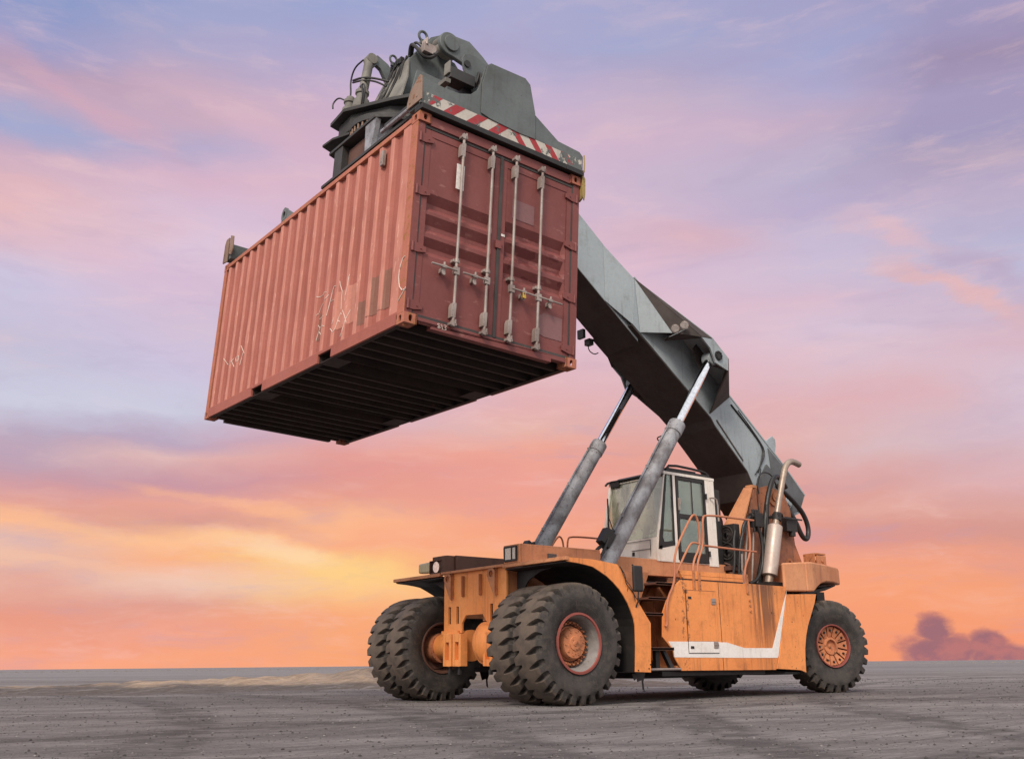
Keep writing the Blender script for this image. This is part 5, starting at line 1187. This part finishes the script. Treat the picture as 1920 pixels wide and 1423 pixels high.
# cable sagging on the rear of the boom and the loops under it
mb = MB().tube([(-5.22, bh + .015, 4.98), (-5.9, bh + .015, 4.45), (-6.05, bh + .02, 4.25), (-5.98, bh + .02, 4.05), (-5.85, bh + .015, 3.80)], .014, 8, 2); mb.tube([(-5.4, bh + .02, 4.90), (-5.95, bh + .02, 4.42), (-6.1, bh + .03, 4.2), (-5.95, bh + .02, 3.95), (-5.75, bh + .02, 3.75)], .009, 8, 2); P(mb, 'cable', 'rubber_hose', bo, bevel=0)
mb = MB().tube([(-4.6, -.50, 4.55), (-4.5, -.60, 4.5), (-4.42, -.62, 4.46), (-4.45, -.60, 4.40), (-4.6, -.55, 4.38), (-4.7, -.5, 4.42)], .012, 8, 2); P(mb, 'cable', 'rubber_hose', bo, bevel=0)
mb = MB().box((-2.62, -.42, 5.87), (-2.72, -.55, 5.98)); mb.tube([(-2.66, -.5, 5.9), (-2.72, -.55, 5.80), (-2.82, -.52, 5.74), (-2.9, -.5, 5.78)], .010, 6, 1); mb.box((-2.5, -.45, 5.98), (-2.56, -.60, 6.14)); P(mb, 'sensor_bracket', 'black_steel', bo, bevel=0)
# ---- lift cylinders
def lift(s_):
    a_ = Vector((-1.48, s_ * .93, 1.80)); b_ = Vector((-4.20, s_ * .93, 5.54)); d = (b_ - a_); L = d.length; d.normalize()
    e = a_ + d * (L * .655)
    mb = MB().cyl(a_, e, .128, seg=36); mb.cyl(e - d * .22, e + d * .0, .142, seg=36); mb.cyl(e, e + d * .03, .128, .10, 36)
    cy = P(mb, 'lift_cylinder', 'cyl_grey', bevel=.006)
    for k in range(12):
        pass
    mb = MB()
    u = d.cross(Vector((0, 1, 0))).normalized(); v = Vector((0, 1, 0))
    for k in range(12):
        t = 2 * math.pi * k / 12; c_ = e + (u * math.cos(t) + v * math.sin(t)) * .112; mb.cyl(c_, c_ + d * .022, .013, seg=6)
    P(mb, 'gland_bolts', 'black_steel', cy, bevel=0)
    mb = MB().cyl(e, b_, .078, seg=36, cap=False); P(mb, 'piston_rod', 'chrome', cy, bevel=0)
    mb = MB().cyl(b_ - Vector((0, .09, 0)), b_ + Vector((0, .09, 0)), .12, seg=28); P(mb, 'rod_eye', 'boom_grey', cy, bevel=.004)
    # hydraulic pipe along the barrel (forward side)
    o_ = u * (-.155) + v * (-.02); o_ = u * (.155 if (u.x > 0) else -.155)
    mb = MB().tube([a_ + d * .5 + o_, a_ + d * (L * .33) + o_, a_ + d * (L * .58) + o_, a_ + d * (L * .60) + o_ * .9, a_ + d * (L * .63) + o_ * 1.0, e - d * .06 + o_ * .85], .016, 8, 1)
    for f in (.20, .42, .60): c_ = a_ + d * L * f + o_; mb.cyl(c_ - d * .02 - o_ * .2, c_ + d * .02, .03, seg=8)
    P(mb, 'hydraulic_pipe', 'cyl_grey', cy, bevel=0)
    # valve block at the foot
    mb = MB(); c_ = a_ + d * .42 + o_ * 1.4
    mb.hexa([tuple(c_ + x * .09 + y_ * .07 + z * .13) for z in (-d, d) for (x, y_) in ((-u, -v), (u, -v), (u, v), (-u, v))])
    mb.tube([a_ + d * .62 + o_, c_ + d * .12, c_ - d * .1 + u * .02, a_ + d * .15 + o_ * 1.8, a_ - d * .1 + o_ * 1.5], .028, 8, 2); mb.tube([c_ + v * .06, c_ + v * .1 - d * .2, a_ + o_ * 1.4 + v * .1], .022, 8, 1)
    P(mb, 'valve_block', 'black_steel', cy, bevel=.006)
mirror(lift)
# ---- thick hoses at the boom foot
HY = 1.0
for pts, r in (([(-4.35, .95, 1.75), (-4.42, .98, 2.1), (-4.45, .95, 2.4), (-4.55, .92, 2.6)], .022), ([(-4.3, 1.05, 1.72), (-4.5, 1.05, 1.9), (-4.6, 1.0, 2.2), (-4.62, .95, 2.5)], .018),
               ([(-4.95, .98, 1.72), (-5.05, .98, 1.95), (-5.20, .98, 2.3), (-5.32, .98, 2.9), (-5.45, .98, 3.3), (-5.65, .96, 3.62), (-5.92, .90, 3.68), (-6.15, .85, 3.50)], .045),
               ([(-4.98, 1.02, 1.74), (-5.15, 1.02, 2.2), (-5.30, 1.0, 2.6), (-5.36, 1.0, 3.1)], .038),
               ([(-6.1, .70, 3.55), (-6.5, .70, 3.35), (-6.82, .70, 3.12), (-6.95, .70, 2.85), (-6.85, .72, 2.62), (-6.66, .74, 2.66), (-6.5, .74, 2.95), (-6.4, .70, 3.1)], .045),
               ([(-4.6, 1.1, 1.72), (-4.78, 1.12, 1.78), (-5.0, 1.1, 2.05), (-5.05, 1.08, 2.5), (-4.95, 1.06, 2.72)], .030),
               ([(-4.62, .98, 2.35), (-4.66, 1.0, 2.7), (-4.85, 1.02, 2.85), (-4.98, 1.02, 2.9)], .028),
               ([(-4.45, 1.0, 1.72), (-4.5, 1.0, 2.1), (-4.58, 1.0, 2.45), (-4.75, 1.0, 2.72), (-4.9, 1.0, 2.8)], .024),
               ([(-5.3, .9, 3.3), (-5.25, .9, 3.5), (-5.45, .88, 3.72), (-5.85, .8, 3.72), (-6.1, .7, 3.5)], .012),
               ([(-5.32, .85, 3.0), (-5.30, .85, 3.4), (-5.50, .85, 3.78), (-5.75, .6, 3.82)], .010)):
    P(MB().tube(pts, r, 12, 3), 'hydraulic_hose', 'rubber_hose', bevel=0)
mb = MB().box((-4.90, .96, 2.68), (-5.10, 1.10, 2.92)); mb.cyl((-4.85, 1.03, 2.86), (-5.12, 1.03, 2.86), .05, seg=12); [mb.cyl((-4.92 - .07 * i, 1.03, 2.60), (-4.92 - .07 * i, 1.03, 2.98), .025, seg=8) for i in range(3)]; mb.box((-4.95, .8, 2.74), (-5.05, 1.0, 2.82)); P(mb, 'hose_manifold', 'black_steel', bevel=.006)
mb = MB().tube([(-4.70, .92, 1.75), (-4.78, .92, 2.2), (-4.88, .92, 2.68)], .018, 8); mb.tube([(-4.85, .95, 1.75), (-4.95, .95, 2.3), (-5.02, .95, 2.7)], .016, 8); mb.tube([(-4.5, 1.05, 1.7), (-4.5, 1.05, 1.98), (-4.52, 1.05, 2.2)], .02, 8); P(mb, 'steel_pipes', 'galvanised', bevel=0)
mb = MB().box((-5.95, .84, 2.70), (-6.25, .95, 2.95)); mb.box((-5.45, .98, 2.90), (-6.35, 1.0, 2.93)); mb.cyl((-6.15, .9, 2.62), (-6.15, .9, 2.74), .06, seg=12); P(mb, 'work_lamp', 'black_steel', bevel=.006)

# ================================================================== SPREADER (in the container's frame)
def S(mb, name, m, parent=None, **k):
    if parent: return mb.build(name, m, parent, **k)
    return mb.build(name, m, rs, xf=CT, **k)
W2 = -W_ / 2
# telescopic end beams
def endbeam(x_in, x_out, name):
    t = 1 if x_out > x_in else -1
    mb = MB()
    prof = [(.02, 2.67), (.02, 3.0), (-.28, 2.985), (-.50, 3.0), (-.66, 3.06), (-.76, 3.17), (-.80, 3.28), (-.86, 3.54), (-.93, 3.61), (-1.46, 3.63), (-1.54, 3.57), (-1.64, 3.17), (-2.02, 2.95), (-2.38, 2.93), (-2.44, 2.88), (-2.44, 2.67)]
    # plate cut in convex strips
    ys = sorted(set([p[0] for p in prof]), reverse=True)
    up = [p for p in prof[1:-1]]
    for (y0, z0), (y1, z1) in zip(up, up[1:]):
        a_, b_ = (x_out, x_out - t * .04)
        mb.hexa([(a_, y0, 2.67), (a_, y1, 2.67), (b_, y1, 2.67), (b_, y0, 2.67), (a_, y0, z0), (a_, y1, z1), (b_, y1, z1), (b_, y0, z0)])
    mb.box((x_out - t * .04, .0, 2.67), (x_out - t * .30, -2.42, 2.72)); mb.box((x_out - t * .28, .0, 2.72), (x_out - t * .30, -2.42, 2.92))
    return mb
eb = S(endbeam(.3, -.035, 'a'), 'end_beam', 'spreader_grey', bevel=.004)
mb = MB(); mb.prism([(-.81, 2.86), (-.805, 3.27), (-.865, 3.53), (-.93, 3.59), (-1.45, 3.61), (-1.53, 3.55), (-1.625, 3.18), (-1.64, 2.82), (-1.40, 2.81), (-.95, 2.83)], 'x', -.052, -.036); S(mb, 'stiffener_plate', 'spreader_grey', eb, bevel=.004)
mb = MB().box((-.05, .005, 2.60), (.12, -2.43, 2.668)); mb.box((-.052, -2.16, 2.595), (-.06, -2.44, 2.64)); S(mb, 'beam_foot', 'black_steel', eb, bevel=.006)
# hazard band: red and white parallelograms slanting towards the middle
mb = MB().box((-.0365, -.02, 2.660), (-.039, -2.42, 2.825)); mb.mi = 1; zb, zt = 2.661, 2.824
for y in (-.10, -.42, -.745, -1.065): mb.prism([(y + .145, zb), (y - .0, zb), (y - .17, zt), (y - .02, zt)] if y < -.2 else [(y + .05, zb), (y - .0, zb), (y - .17, zt), (y - .05, zt)], 'x', -.0392, -.0412)
mb.prism([(-1.10 - .15, zb), (-1.10 - .02, zb + .0), (-1.10 - .13, zt), (-1.10 - .22, zt)], 'x', -.0392, -.0412) if False else None
for y in (-1.27, -1.535, -1.80, -2.06): mb.prism([(y, zt), (y - .11, zt), (y - .25, zb), (y - .14, zb)], 'x', -.0392, -.0412)
S(mb, 'hazard_band', ['white_mark', 'red_mark'], eb, bevel=0)
# corner guides
mb = MB(); mb.prism([(-.06, 2.70), (-.03, 3.02), (.02, 3.06), (.22, 2.92), (.27, 2.78), (.27, 2.70)], 'y', .03, .012); [mb.cyl((x, .012, z), (x, .036, z), .014, seg=10) for x, z in ((.05, 2.78), (.20, 2.76))]; S(mb, 'corner_guide', 'rusty_steel', eb, bevel=.004)
mb = MB(); mb.prism([(-.02, 2.70), (-.03, 2.42), (.0, 2.30), (.05, 2.27), (.10, 2.32), (.12, 2.70)], 'y', -2.452, -2.478); mb.prism([(-2.44, 2.66), (-2.495, 2.58), (-2.50, 2.36), (-2.485, 2.27), (-2.45, 2.33)], 'x', -.03, -.012); mb.tube([(-.05, -2.445, 2.9), (-.055, -2.45, 2.78), (-.04, -2.46, 2.66)], .01, 6); S(mb, 'corner_guide', 'yellow_worn', eb, bevel=.004)
# far end beam
mb = MB(); mb.box((L_ + .02, .0, 2.67), (L_ - .02, -2.43, 3.0)); mb.box((L_ - .02, .0, 2.67), (L_ - .2, -2.43, 2.74)); eb2 = S(mb, 'end_beam', 'spreader_grey', bevel=.006)
mb = MB(); mb.prism([(L_ + .06, 2.64), (L_ + .05, 2.98), (L_ + .0, 3.05), (L_ - .12, 3.05), (L_ - .13, 2.62)], 'y', .03, .01); mb.prism([(L_ - .18, 3.07), (L_ - .30, 3.02), (L_ - .33, 2.80), (L_ - .28, 2.70), (L_ - .18, 2.74)], 'y', .03, .01); [mb.cyl((x, .012, 2.78), (x, .036, 2.78), .014, seg=10) for x in (L_, L_ - .24)]; S(mb, 'corner_guide', 'rusty_steel', eb2, bevel=.004)
# telescopic inner beams and main frame
mb = MB().box((.0, -.82, 2.80), (L_, -1.62, 3.10)); S(mb, 'telescopic_beam', 'spreader_dark', bevel=.01)
mb = MB()
mb.box((1.35, -.66, 2.78), (3.95, -1.78, 2.84)); mb.box((1.35, -.66, 2.84), (3.95, -.70, 3.36)); mb.box((1.35, -1.74, 2.84), (4.4, -1.78, 3.36)); mb.box((1.30, -.60, 3.36), (3.95, -1.84, 3.41)); mb.box((.95, -.58, 3.52), (2.0, -.63, 3.57)); mb.box((1.0, -.60, 3.3), (1.35, -1.84, 3.35))
mf = S(mb, 'main_frame', 'spreader_dark', bevel=.006)
mb = MB().tube([(.32, -.30, 3.05), (.9, -.52, 3.40), (2.1, -.60, 3.50)], .028, 8); S(mb, 'pipe', 'cyl_grey', mf, bevel=0)
mb = MB(); n = 14   # lifting eye standing on the beam
mb.prism([(-.09, 3.05), (-.09, 3.38), (-.04, 3.46), (.06, 3.46), (.10, 3.40), (.10, 3.05)], 'y', -.88, -.92)
ey = MB(); 
ring_o = [(.10 * math.cos(t), .12 * math.sin(t)) for t in (2 * math.pi * i / 24 for i in range(24))]
V0 = [[ey.bm.verts.new((4.62 + u * k, y, 3.09 + v * k)) for u, v in ring_o] for y in (-.33, -.37) for k in (1, .48)]
for i in range(24):
    j = (i + 1) % 24
    ey._f([V0[0][i], V0[0][j], V0[1][j], V0[1][i]]); ey._f([V0[2][i], V0[2][j], V0[3][j], V0[3][i]]); ey._f([V0[0][i], V0[0][j], V0[2][j], V0[2][i]]); ey._f([V0[1][i], V0[1][j], V0[3][j], V0[3][i]])
ey.box((4.53, -.33, 2.75), (4.71, -.37, 3.0)); ey.prism([(5.02, 3.0), (5.20, 3.0), (5.08, 3.50), (5.02, 3.40)], 'y', -.885, -.915) if False else None
ey.prism([(4.60, 2.95), (4.25, 2.75), (4.25, 2.98), (4.52, 3.15)], 'y', -.335, -.365); ey.box((4.2, -.3, 2.72), (4.8, -.85, 2.78))
S(ey, 'lifting_eye', 'spreader_grey', mf, bevel=0); mb.bm.free()
# posts and lower slewing plate
mb = MB(); mb.box((3.36, -.62, 3.41), (3.62, -.70, 3.86)); mb.box((3.36, -.70, 3.41), (3.40, -1.1, 3.86)); mb.box((3.58, -.7, 3.41), (3.62, -1.1, 3.86)); S(mb, 'frame_post', 'spreader_dark', mf, bevel=.005)
mb = MB(); mb.hexa([(2.44, -.62, 3.41), (2.62, -.62, 3.41), (2.62, -.70, 3.41), (2.44, -.70, 3.41), (2.34, -.62, 3.86), (2.66, -.62, 3.86), (2.66, -.70, 3.86), (2.34, -.70, 3.86)]); mb.box((2.42, -.70, 3.41), (2.46, -1.1, 3.86)); mb.box((2.60, -.70, 3.41), (2.64, -1.1, 3.86)); S(mb, 'frame_post', 'cyl_grey', mf, bevel=.005)
mb = MB(); mb.prism([(3.78, -.60), (2.36, -.60), (2.15, -.85), (2.15, -1.65), (2.6, -1.9), (3.5, -1.9), (3.9, -1.6), (3.9, -.9)], 'z', 3.86, 3.905); S(mb, 'slewing_base', 'spreader_dark', mf, bevel=.005)
mb = MB(); mb.cyl((3.05, -1.22, 3.905), (3.05, -1.22, 4.05), .56, seg=56); mb.cyl((3.05, -1.22, 4.05), (3.05, -1.22, 4.15), .60, seg=56); rg = S(mb, 'slewing_ring', 'spreader_dark', mf, bevel=.005)
mb = MB()
for k in range(40): t = 2 * math.pi * k / 40; mb.cyl((3.05 + .575 * math.cos(t), -1.22 + .575 * math.sin(t), 3.96), (3.05 + .575 * math.cos(t), -1.22 + .575 * math.sin(t), 4.05), .018, seg=6)
S(mb, 'ring_bolts', 'rusty_steel', rg, bevel=0)
mb = MB().box((2.66, -.72, 3.45), (3.34, -.76, 3.80)); S(mb, 'gear_case', 'brown_steel', mf, bevel=.01)
mb = MB(); mb.prism([(4.02, -.58), (3.72, -.60), (3.3, -.75), (3.9, -1.2), (4.25, -1.2)], 'z', 4.10, 4.14); S(mb, 'deck_plate', 'spreader_dark', mf, bevel=.004)
# upper slewing plate with skirt
up = [(3.90, -.62), (3.38, -.58), (2.62, -.98), (2.20, -1.25), (2.30, -1.80), (3.6, -1.95), (4.1, -1.4)]
mb = MB(); mb.prism(up, 'z', 4.42, 4.48); sp = S(mb, 'slewing_table', 'spreader_dark', bevel=.006)
mb = MB(); mb.prism([(3.80, -.72), (3.35, -.70), (2.75, -1.02), (2.5, -1.3), (2.5, -1.8), (3.6, -1.85), (3.95, -1.4)], 'z', 4.15, 4.42); S(mb, 'table_skirt', 'spreader_dark', sp, bevel=.03, seg=3)
def motor(x, y, z, k):
    mb = MB(); prof = [(0, .15), (.03, .155), (.05, .13), (.09, .135), (.10, .115), (.22, .095), (.24, .072), (.30, .068), (.31, .085), (.35, .085), (.36, .06), (.40, .055), (.40, 0)]
    R_ = [];
    for h, r in prof: R_.append([mb.bm.verts.new((x + r * k * math.cos(t), y + r * k * math.sin(t), z + h * k)) for t in (2 * math.pi * i / 24 for i in range(24))] if r else [mb.bm.verts.new((x, y, z + h * k))])
    for a_, b_ in zip(R_, R_[1:]):
        for i in range(24):
            if len(b_) == 1: mb._f([a_[i], a_[(i + 1) % 24], b_[0]])
            else: mb._f([a_[i], a_[(i + 1) % 24], b_[(i + 1) % 24], b_[i]])
    S(mb, 'slewing_motor', 'spreader_light', sp, bevel=0)
motor(3.42, -.88, 4.48, 1.25); motor(3.74, -.84, 4.49, 1.15)
# yoke that hangs from the boom head
mb = MB()
yp = [(-1.16, 4.48), (-1.22, 4.72), (-1.34, 5.10), (-1.34, 5.42), (-1.50, 5.62), (-1.72, 5.97), (-1.90, 6.12), (-2.08, 6.05), (-2.14, 5.80), (-2.02, 5.3), (-1.95, 4.48)]
for x0, x1 in ((2.86, 2.91), (3.42, 3.47)): mb.prism(yp, 'x', x0, x1)
mb.prism([(-1.85, 5.2), (-1.95, 5.78), (-2.20, 5.76), (-2.36, 5.60), (-2.5, 5.2), (-2.6, 4.48), (-1.95, 4.48)], 'x', 2.915, 2.945)
yk = S(mb, 'yoke', 'spreader_grey', bevel=.008)
mb = MB(); mb.slab([(2.91, -1.35, 5.42), (3.42, -1.35, 5.42), (3.42, -1.36, 5.10), (2.91, -1.36, 5.10)], .03); mb.slab([(2.84, -1.33, 5.40), (3.48, -1.33, 5.40), (3.75, -1.22, 4.92), (3.9, -1.12, 4.50), (3.62, -1.12, 4.50), (3.45, -1.16, 4.66), (2.95, -1.18, 4.66), (2.62, -1.12, 4.50), (2.60, -1.14, 4.62), (2.78, -1.3, 5.05)], .025)
S(mb, 'yoke_face', 'spreader_light', yk, bevel=.003)
mb = MB(); mb.slab([(2.88, -1.37, 5.43), (3.44, -1.37, 5.43), (3.44, -1.72, 5.98), (2.88, -1.72, 5.98)], .03); mb.slab([(2.88, -1.72, 5.98), (3.44, -1.72, 5.98), (3.44, -1.93, 6.13), (2.88, -1.93, 6.13)], .03); mb.box((2.9, -1.20, 4.48), (3.44, -1.9, 4.56)); mb.slab([(2.86, -1.22, 4.49), (2.86, -1.95, 4.49), (2.4, -1.9, 4.49), (2.5, -1.25, 4.49)], .03); mb.prism([(-1.25, 4.49), (-1.36, 5.1), (-1.9, 5.1), (-1.95, 4.49)], 'x', 2.60, 2.64)
S(mb, 'yoke_cover', 'spreader_grey', yk, bevel=.004)
def eye(x, y, z, r, nx=True):
    mb = MB(); mb.tube([(x, y + r * math.cos(t), z + r * 1.15 * math.sin(t)) for t in (2 * math.pi * i / 24 for i in range(25))], r * .30, 8, cap=False); mb.box((x - r * .3, y - r * .6, z - r * 2.0), (x + r * .3, y + r * .6, z - r * .9)); S(mb, 'lifting_eye', 'spreader_grey', yk, bevel=0)
eye(3.05, -1.66, 6.08, .075); eye(3.30, -1.30, 5.62, .06)
# far-side curved arm with its damping cylinder
mb = MB(); arc = [(-1.05, 5.62), (-1.10, 5.80), (-1.22, 5.88), (-1.42, 5.80), (-1.62, 5.60), (-1.75, 5.30)]
ars = [(-1.16, 5.62), (-1.22, 5.70), (-1.30, 5.66), (-1.42, 5.48), (-1.55, 5.25), (-1.62, 5.05)]
for i in range(5):
    q = [arc[i], arc[i + 1], ars[i + 1], ars[i]]
    mb.hexa([(3.78, u, v) for u, v in q] + [(3.70, u, v) for u, v in q])
S(mb, 'curved_arm', 'spreader_grey', yk, bevel=.004)
mb = MB().cyl((3.74, -1.10, 5.74), (3.70, -1.02, 5.05), .075, seg=20); mb.cyl((3.70, -1.02, 5.05), (3.68, -.98, 4.7), .045, seg=16); mb.cyl((3.66, -1.12, 5.76), (3.82, -1.12, 5.76), .09, seg=20); S(mb, 'damping_cylinder', 'spreader_light', yk, bevel=.004)
# hoses draped over the yoke
for pts, r in (([(3.75, -1.0, 5.72), (3.95, -.95, 5.66), (4.05, -.95, 5.45), (3.98, -.95, 5.2), (3.9, -.9, 5.0), (3.86, -.86, 4.92)], .014),
               ([(3.95, -.95, 5.42), (3.7, -.98, 5.36), (3.5, -1.1, 5.30), (3.30, -1.25, 5.2)], .018), ([(3.95, -.95, 5.38), (3.68, -.98, 5.30), (3.48, -1.1, 5.24), (3.30, -1.22, 5.1)], .016),
               ([(3.86, -.8, 4.95), (4.0, -.75, 5.05), (4.08, -.7, 4.95), (4.05, -.7, 4.85)], .013), ([(3.44, -.84, 4.98), (3.30, -.80, 4.95), (3.22, -.8, 4.75), (3.28, -.82, 4.6)], .016), ([(3.44, -.84, 4.9), (3.26, -.8, 4.98), (3.16, -.8, 4.8), (3.24, -.82, 4.56)], .014),
               ([(2.92, -1.33, 5.50), (3.0, -1.30, 5.30), (3.02, -1.29, 5.0), (3.1, -1.24, 4.75), (3.3, -1.15, 4.6), (3.45, -1.0, 4.52)], .015), ([(3.25, -1.32, 5.50), (3.38, -1.30, 5.25), (3.45, -1.26, 5.0), (3.5, -1.15, 4.7), (3.55, -1.05, 4.54)], .018),
               ([(3.32, -1.33, 5.50), (3.46, -1.30, 5.22), (3.52, -1.24, 4.95), (3.58, -1.12, 4.65), (3.62, -1.0, 4.52)], .018), ([(3.38, -1.32, 5.44), (3.54, -1.28, 5.15), (3.60, -1.2, 4.85), (3.66, -1.1, 4.6)], .016),
               ([(3.0, -1.42, 5.56), (2.88, -1.36, 5.72), (2.76, -1.40, 5.60), (2.70, -1.50, 5.44), (2.66, -1.62, 5.45), (2.62, -1.70, 5.56)], .03), ([(3.0, -1.46, 5.60), (2.86, -1.40, 5.76), (2.74, -1.46, 5.66), (2.68, -1.56, 5.50), (2.62, -1.66, 5.52)], .022)):
    S(MB().tube(pts, r, 9, 3), 'hydraulic_hose', 'rubber_hose', yk, bevel=0)
for i in range(7):
    u = random.uniform(-.05, .05)
    S(MB().tube([(2.96 + .07 * i, -1.40, 5.56), (3.02 + .07 * i + u, -1.31, 5.40), (3.10 + .08 * i + u, -1.27, 5.12), (3.16 + .08 * i, -1.17 + u, 4.82), (3.28 + .07 * i + u, -1.05, 4.60), (3.36 + .08 * i, -.98, 4.50)], .011 + .003 * (i % 3), 8, 3), 'hydraulic_hose', 'rubber_hose', yk, bevel=0)
mb = MB(); mb.box((3.30, -1.02, 4.48), (3.62, -1.14, 4.66)); mb.box((3.0, -1.06, 4.48), (3.22, -1.15, 4.60)); mb.cyl((3.10, -1.0, 4.48), (3.10, -1.0, 4.62), .05, seg=12); mb.cyl((3.62, -1.05, 4.48), (3.62, -1.05, 4.75), .04, seg=12); S(mb, 'valve_bank', 'black_steel', yk, bevel=.005)
mb = MB(); [mb.box((3.05 + .07 * i, -1.36, 5.44 + .02 * (i % 2)), (3.10 + .07 * i, -1.30, 5.55)) for i in range(5)]; mb.box((3.28, -1.30, 5.10), (3.31, -1.32, 5.30)); mb.box((3.20, -1.28, 4.95), (3.36, -1.30, 4.98)); S(mb, 'hose_fittings', 'black_steel', yk, bevel=0)
# cross pin with valve block
mb = MB().cyl((2.84, -1.83, 5.85), (2.66, -1.83, 5.83), .115, seg=32); cp = S(mb, 'cross_pin', 'spreader_light', yk, bevel=0)
mb = MB(); mb.box((2.78, -1.46, 5.50), (2.62, -1.68, 5.66)); [mb.cyl((2.62 + .04 * i, -1.50, 5.62), (2.62 + .04 * i, -1.50, 5.74), .02, seg=10) for i in range(4)]; S(mb, 'valve_block', 'galvanised', yk, bevel=.006)
# boom head cheeks
def cheek(Y0, Y1, capd):
    mb = MB(); c_ = (1.08, 9.80); r = .205; pts = []
    for i in range(19):
        t = R(118 - 210 * i / 18); pts.append((c_[0] + r * math.cos(t), c_[1] + r * math.sin(t)))
    # pts runs over the nose from the top to the underside
    tail_top = [(.0, 9.45), (.72, 9.93)]; tail_bot = [(.80, 9.55), (.35, 9.30), (.0, 8.6)]
    poly = tail_top[1:] + pts + tail_bot[:1] + [(.30, 9.2), (.18, 9.55)]
    mb.prism([(.18, 9.60), (.45, 9.83), (.72, 10.0)] + pts + [(.72, 9.52), (.40, 9.35), (.1, 8.7), (-.4, 8.5), (-.4, 9.1)], 'y', Y0, Y1)
    ck_ = P(mb, 'boom_head', 'spreader_grey', bi, bevel=.02, seg=3)
    if capd:
        mb = MB().cyl((c_[0], Y1, c_[1]), (c_[0], Y1 + .035, c_[1]), .135, seg=40); P(mb, 'pin_cap', 'spreader_grey', bi, bevel=.01, seg=3)
        mb = MB().cyl((c_[0] , Y0 - .14, c_[1]), (c_[0], Y0, c_[1]), .165, seg=40); P(mb, 'pin_collar', 'spreader_light', bi, bevel=.01)
cheek(.52, .60, True); cheek(-.60, -.52, False)
# bracket, tank and lugs on the near end beam
mb = MB()
mb.prism([(-.76, 3.38), (-.67, 3.55), (-.65, 3.69), (-.68, 3.75), (-.74, 3.78), (-.84, 3.79), (-1.0, 3.74), (-1.15, 3.6), (-1.15, 3.25), (-.85, 3.25)], 'x', .19, .22); S(mb, 'guide_bracket', 'spreader_grey', eb, bevel=.005)
mb = MB().cyl((.17, -.715, 3.62), (.24, -.715, 3.62), .045, seg=20); S(mb, 'pin', 'black_steel', eb, bevel=0)
mb = MB().box((.14, -.46, 3.31), (.34, -.82, 3.46)); S(mb, 'frame_box', 'spreader_dark', eb, bevel=.006)
mb = MB().box((.14, -.458, 3.36), (.26, -.435, 3.53)); mb.box((.12, -.38, 3.20), (.30, -.458, 3.26)); S(mb, 'frame_stop', 'spreader_light', eb, bevel=.005)
mb = MB().box((.26, -.84, 3.30), (.5, -.98, 3.66)); mb.box((.24, -.7, 3.12), (.42, -1.1, 3.34)); [mb.tube([(.2, -.86 - .04 * i, 3.35), (.16, -.88 - .04 * i, 3.5), (.2, -.9 - .03 * i, 3.6), (.26, -.92, 3.55)], .016, 7, 2) for i in range(4)]; mb.cyl((.12, -.90, 3.30), (.12, -.90, 3.46), .03, seg=10); S(mb, 'lock_gear', 'black_steel', eb, bevel=.004)
mb = MB(); [mb.tube([(.35, -.60 - .1 * i, 3.15), (.32, -.62 - .1 * i, 3.06), (.35, -.72 - .1 * i, 3.04), (.4, -.78 - .1 * i, 3.2)], .014, 7, 2) for i in range(3)]; mb.box((.25, -.6, 3.02), (.4, -.66, 3.10)); mb.box((.2, -.95, 3.3), (.3, -1.0, 3.62)); S(mb, 'hydraulic_hose', 'rubber_hose', eb, bevel=0)
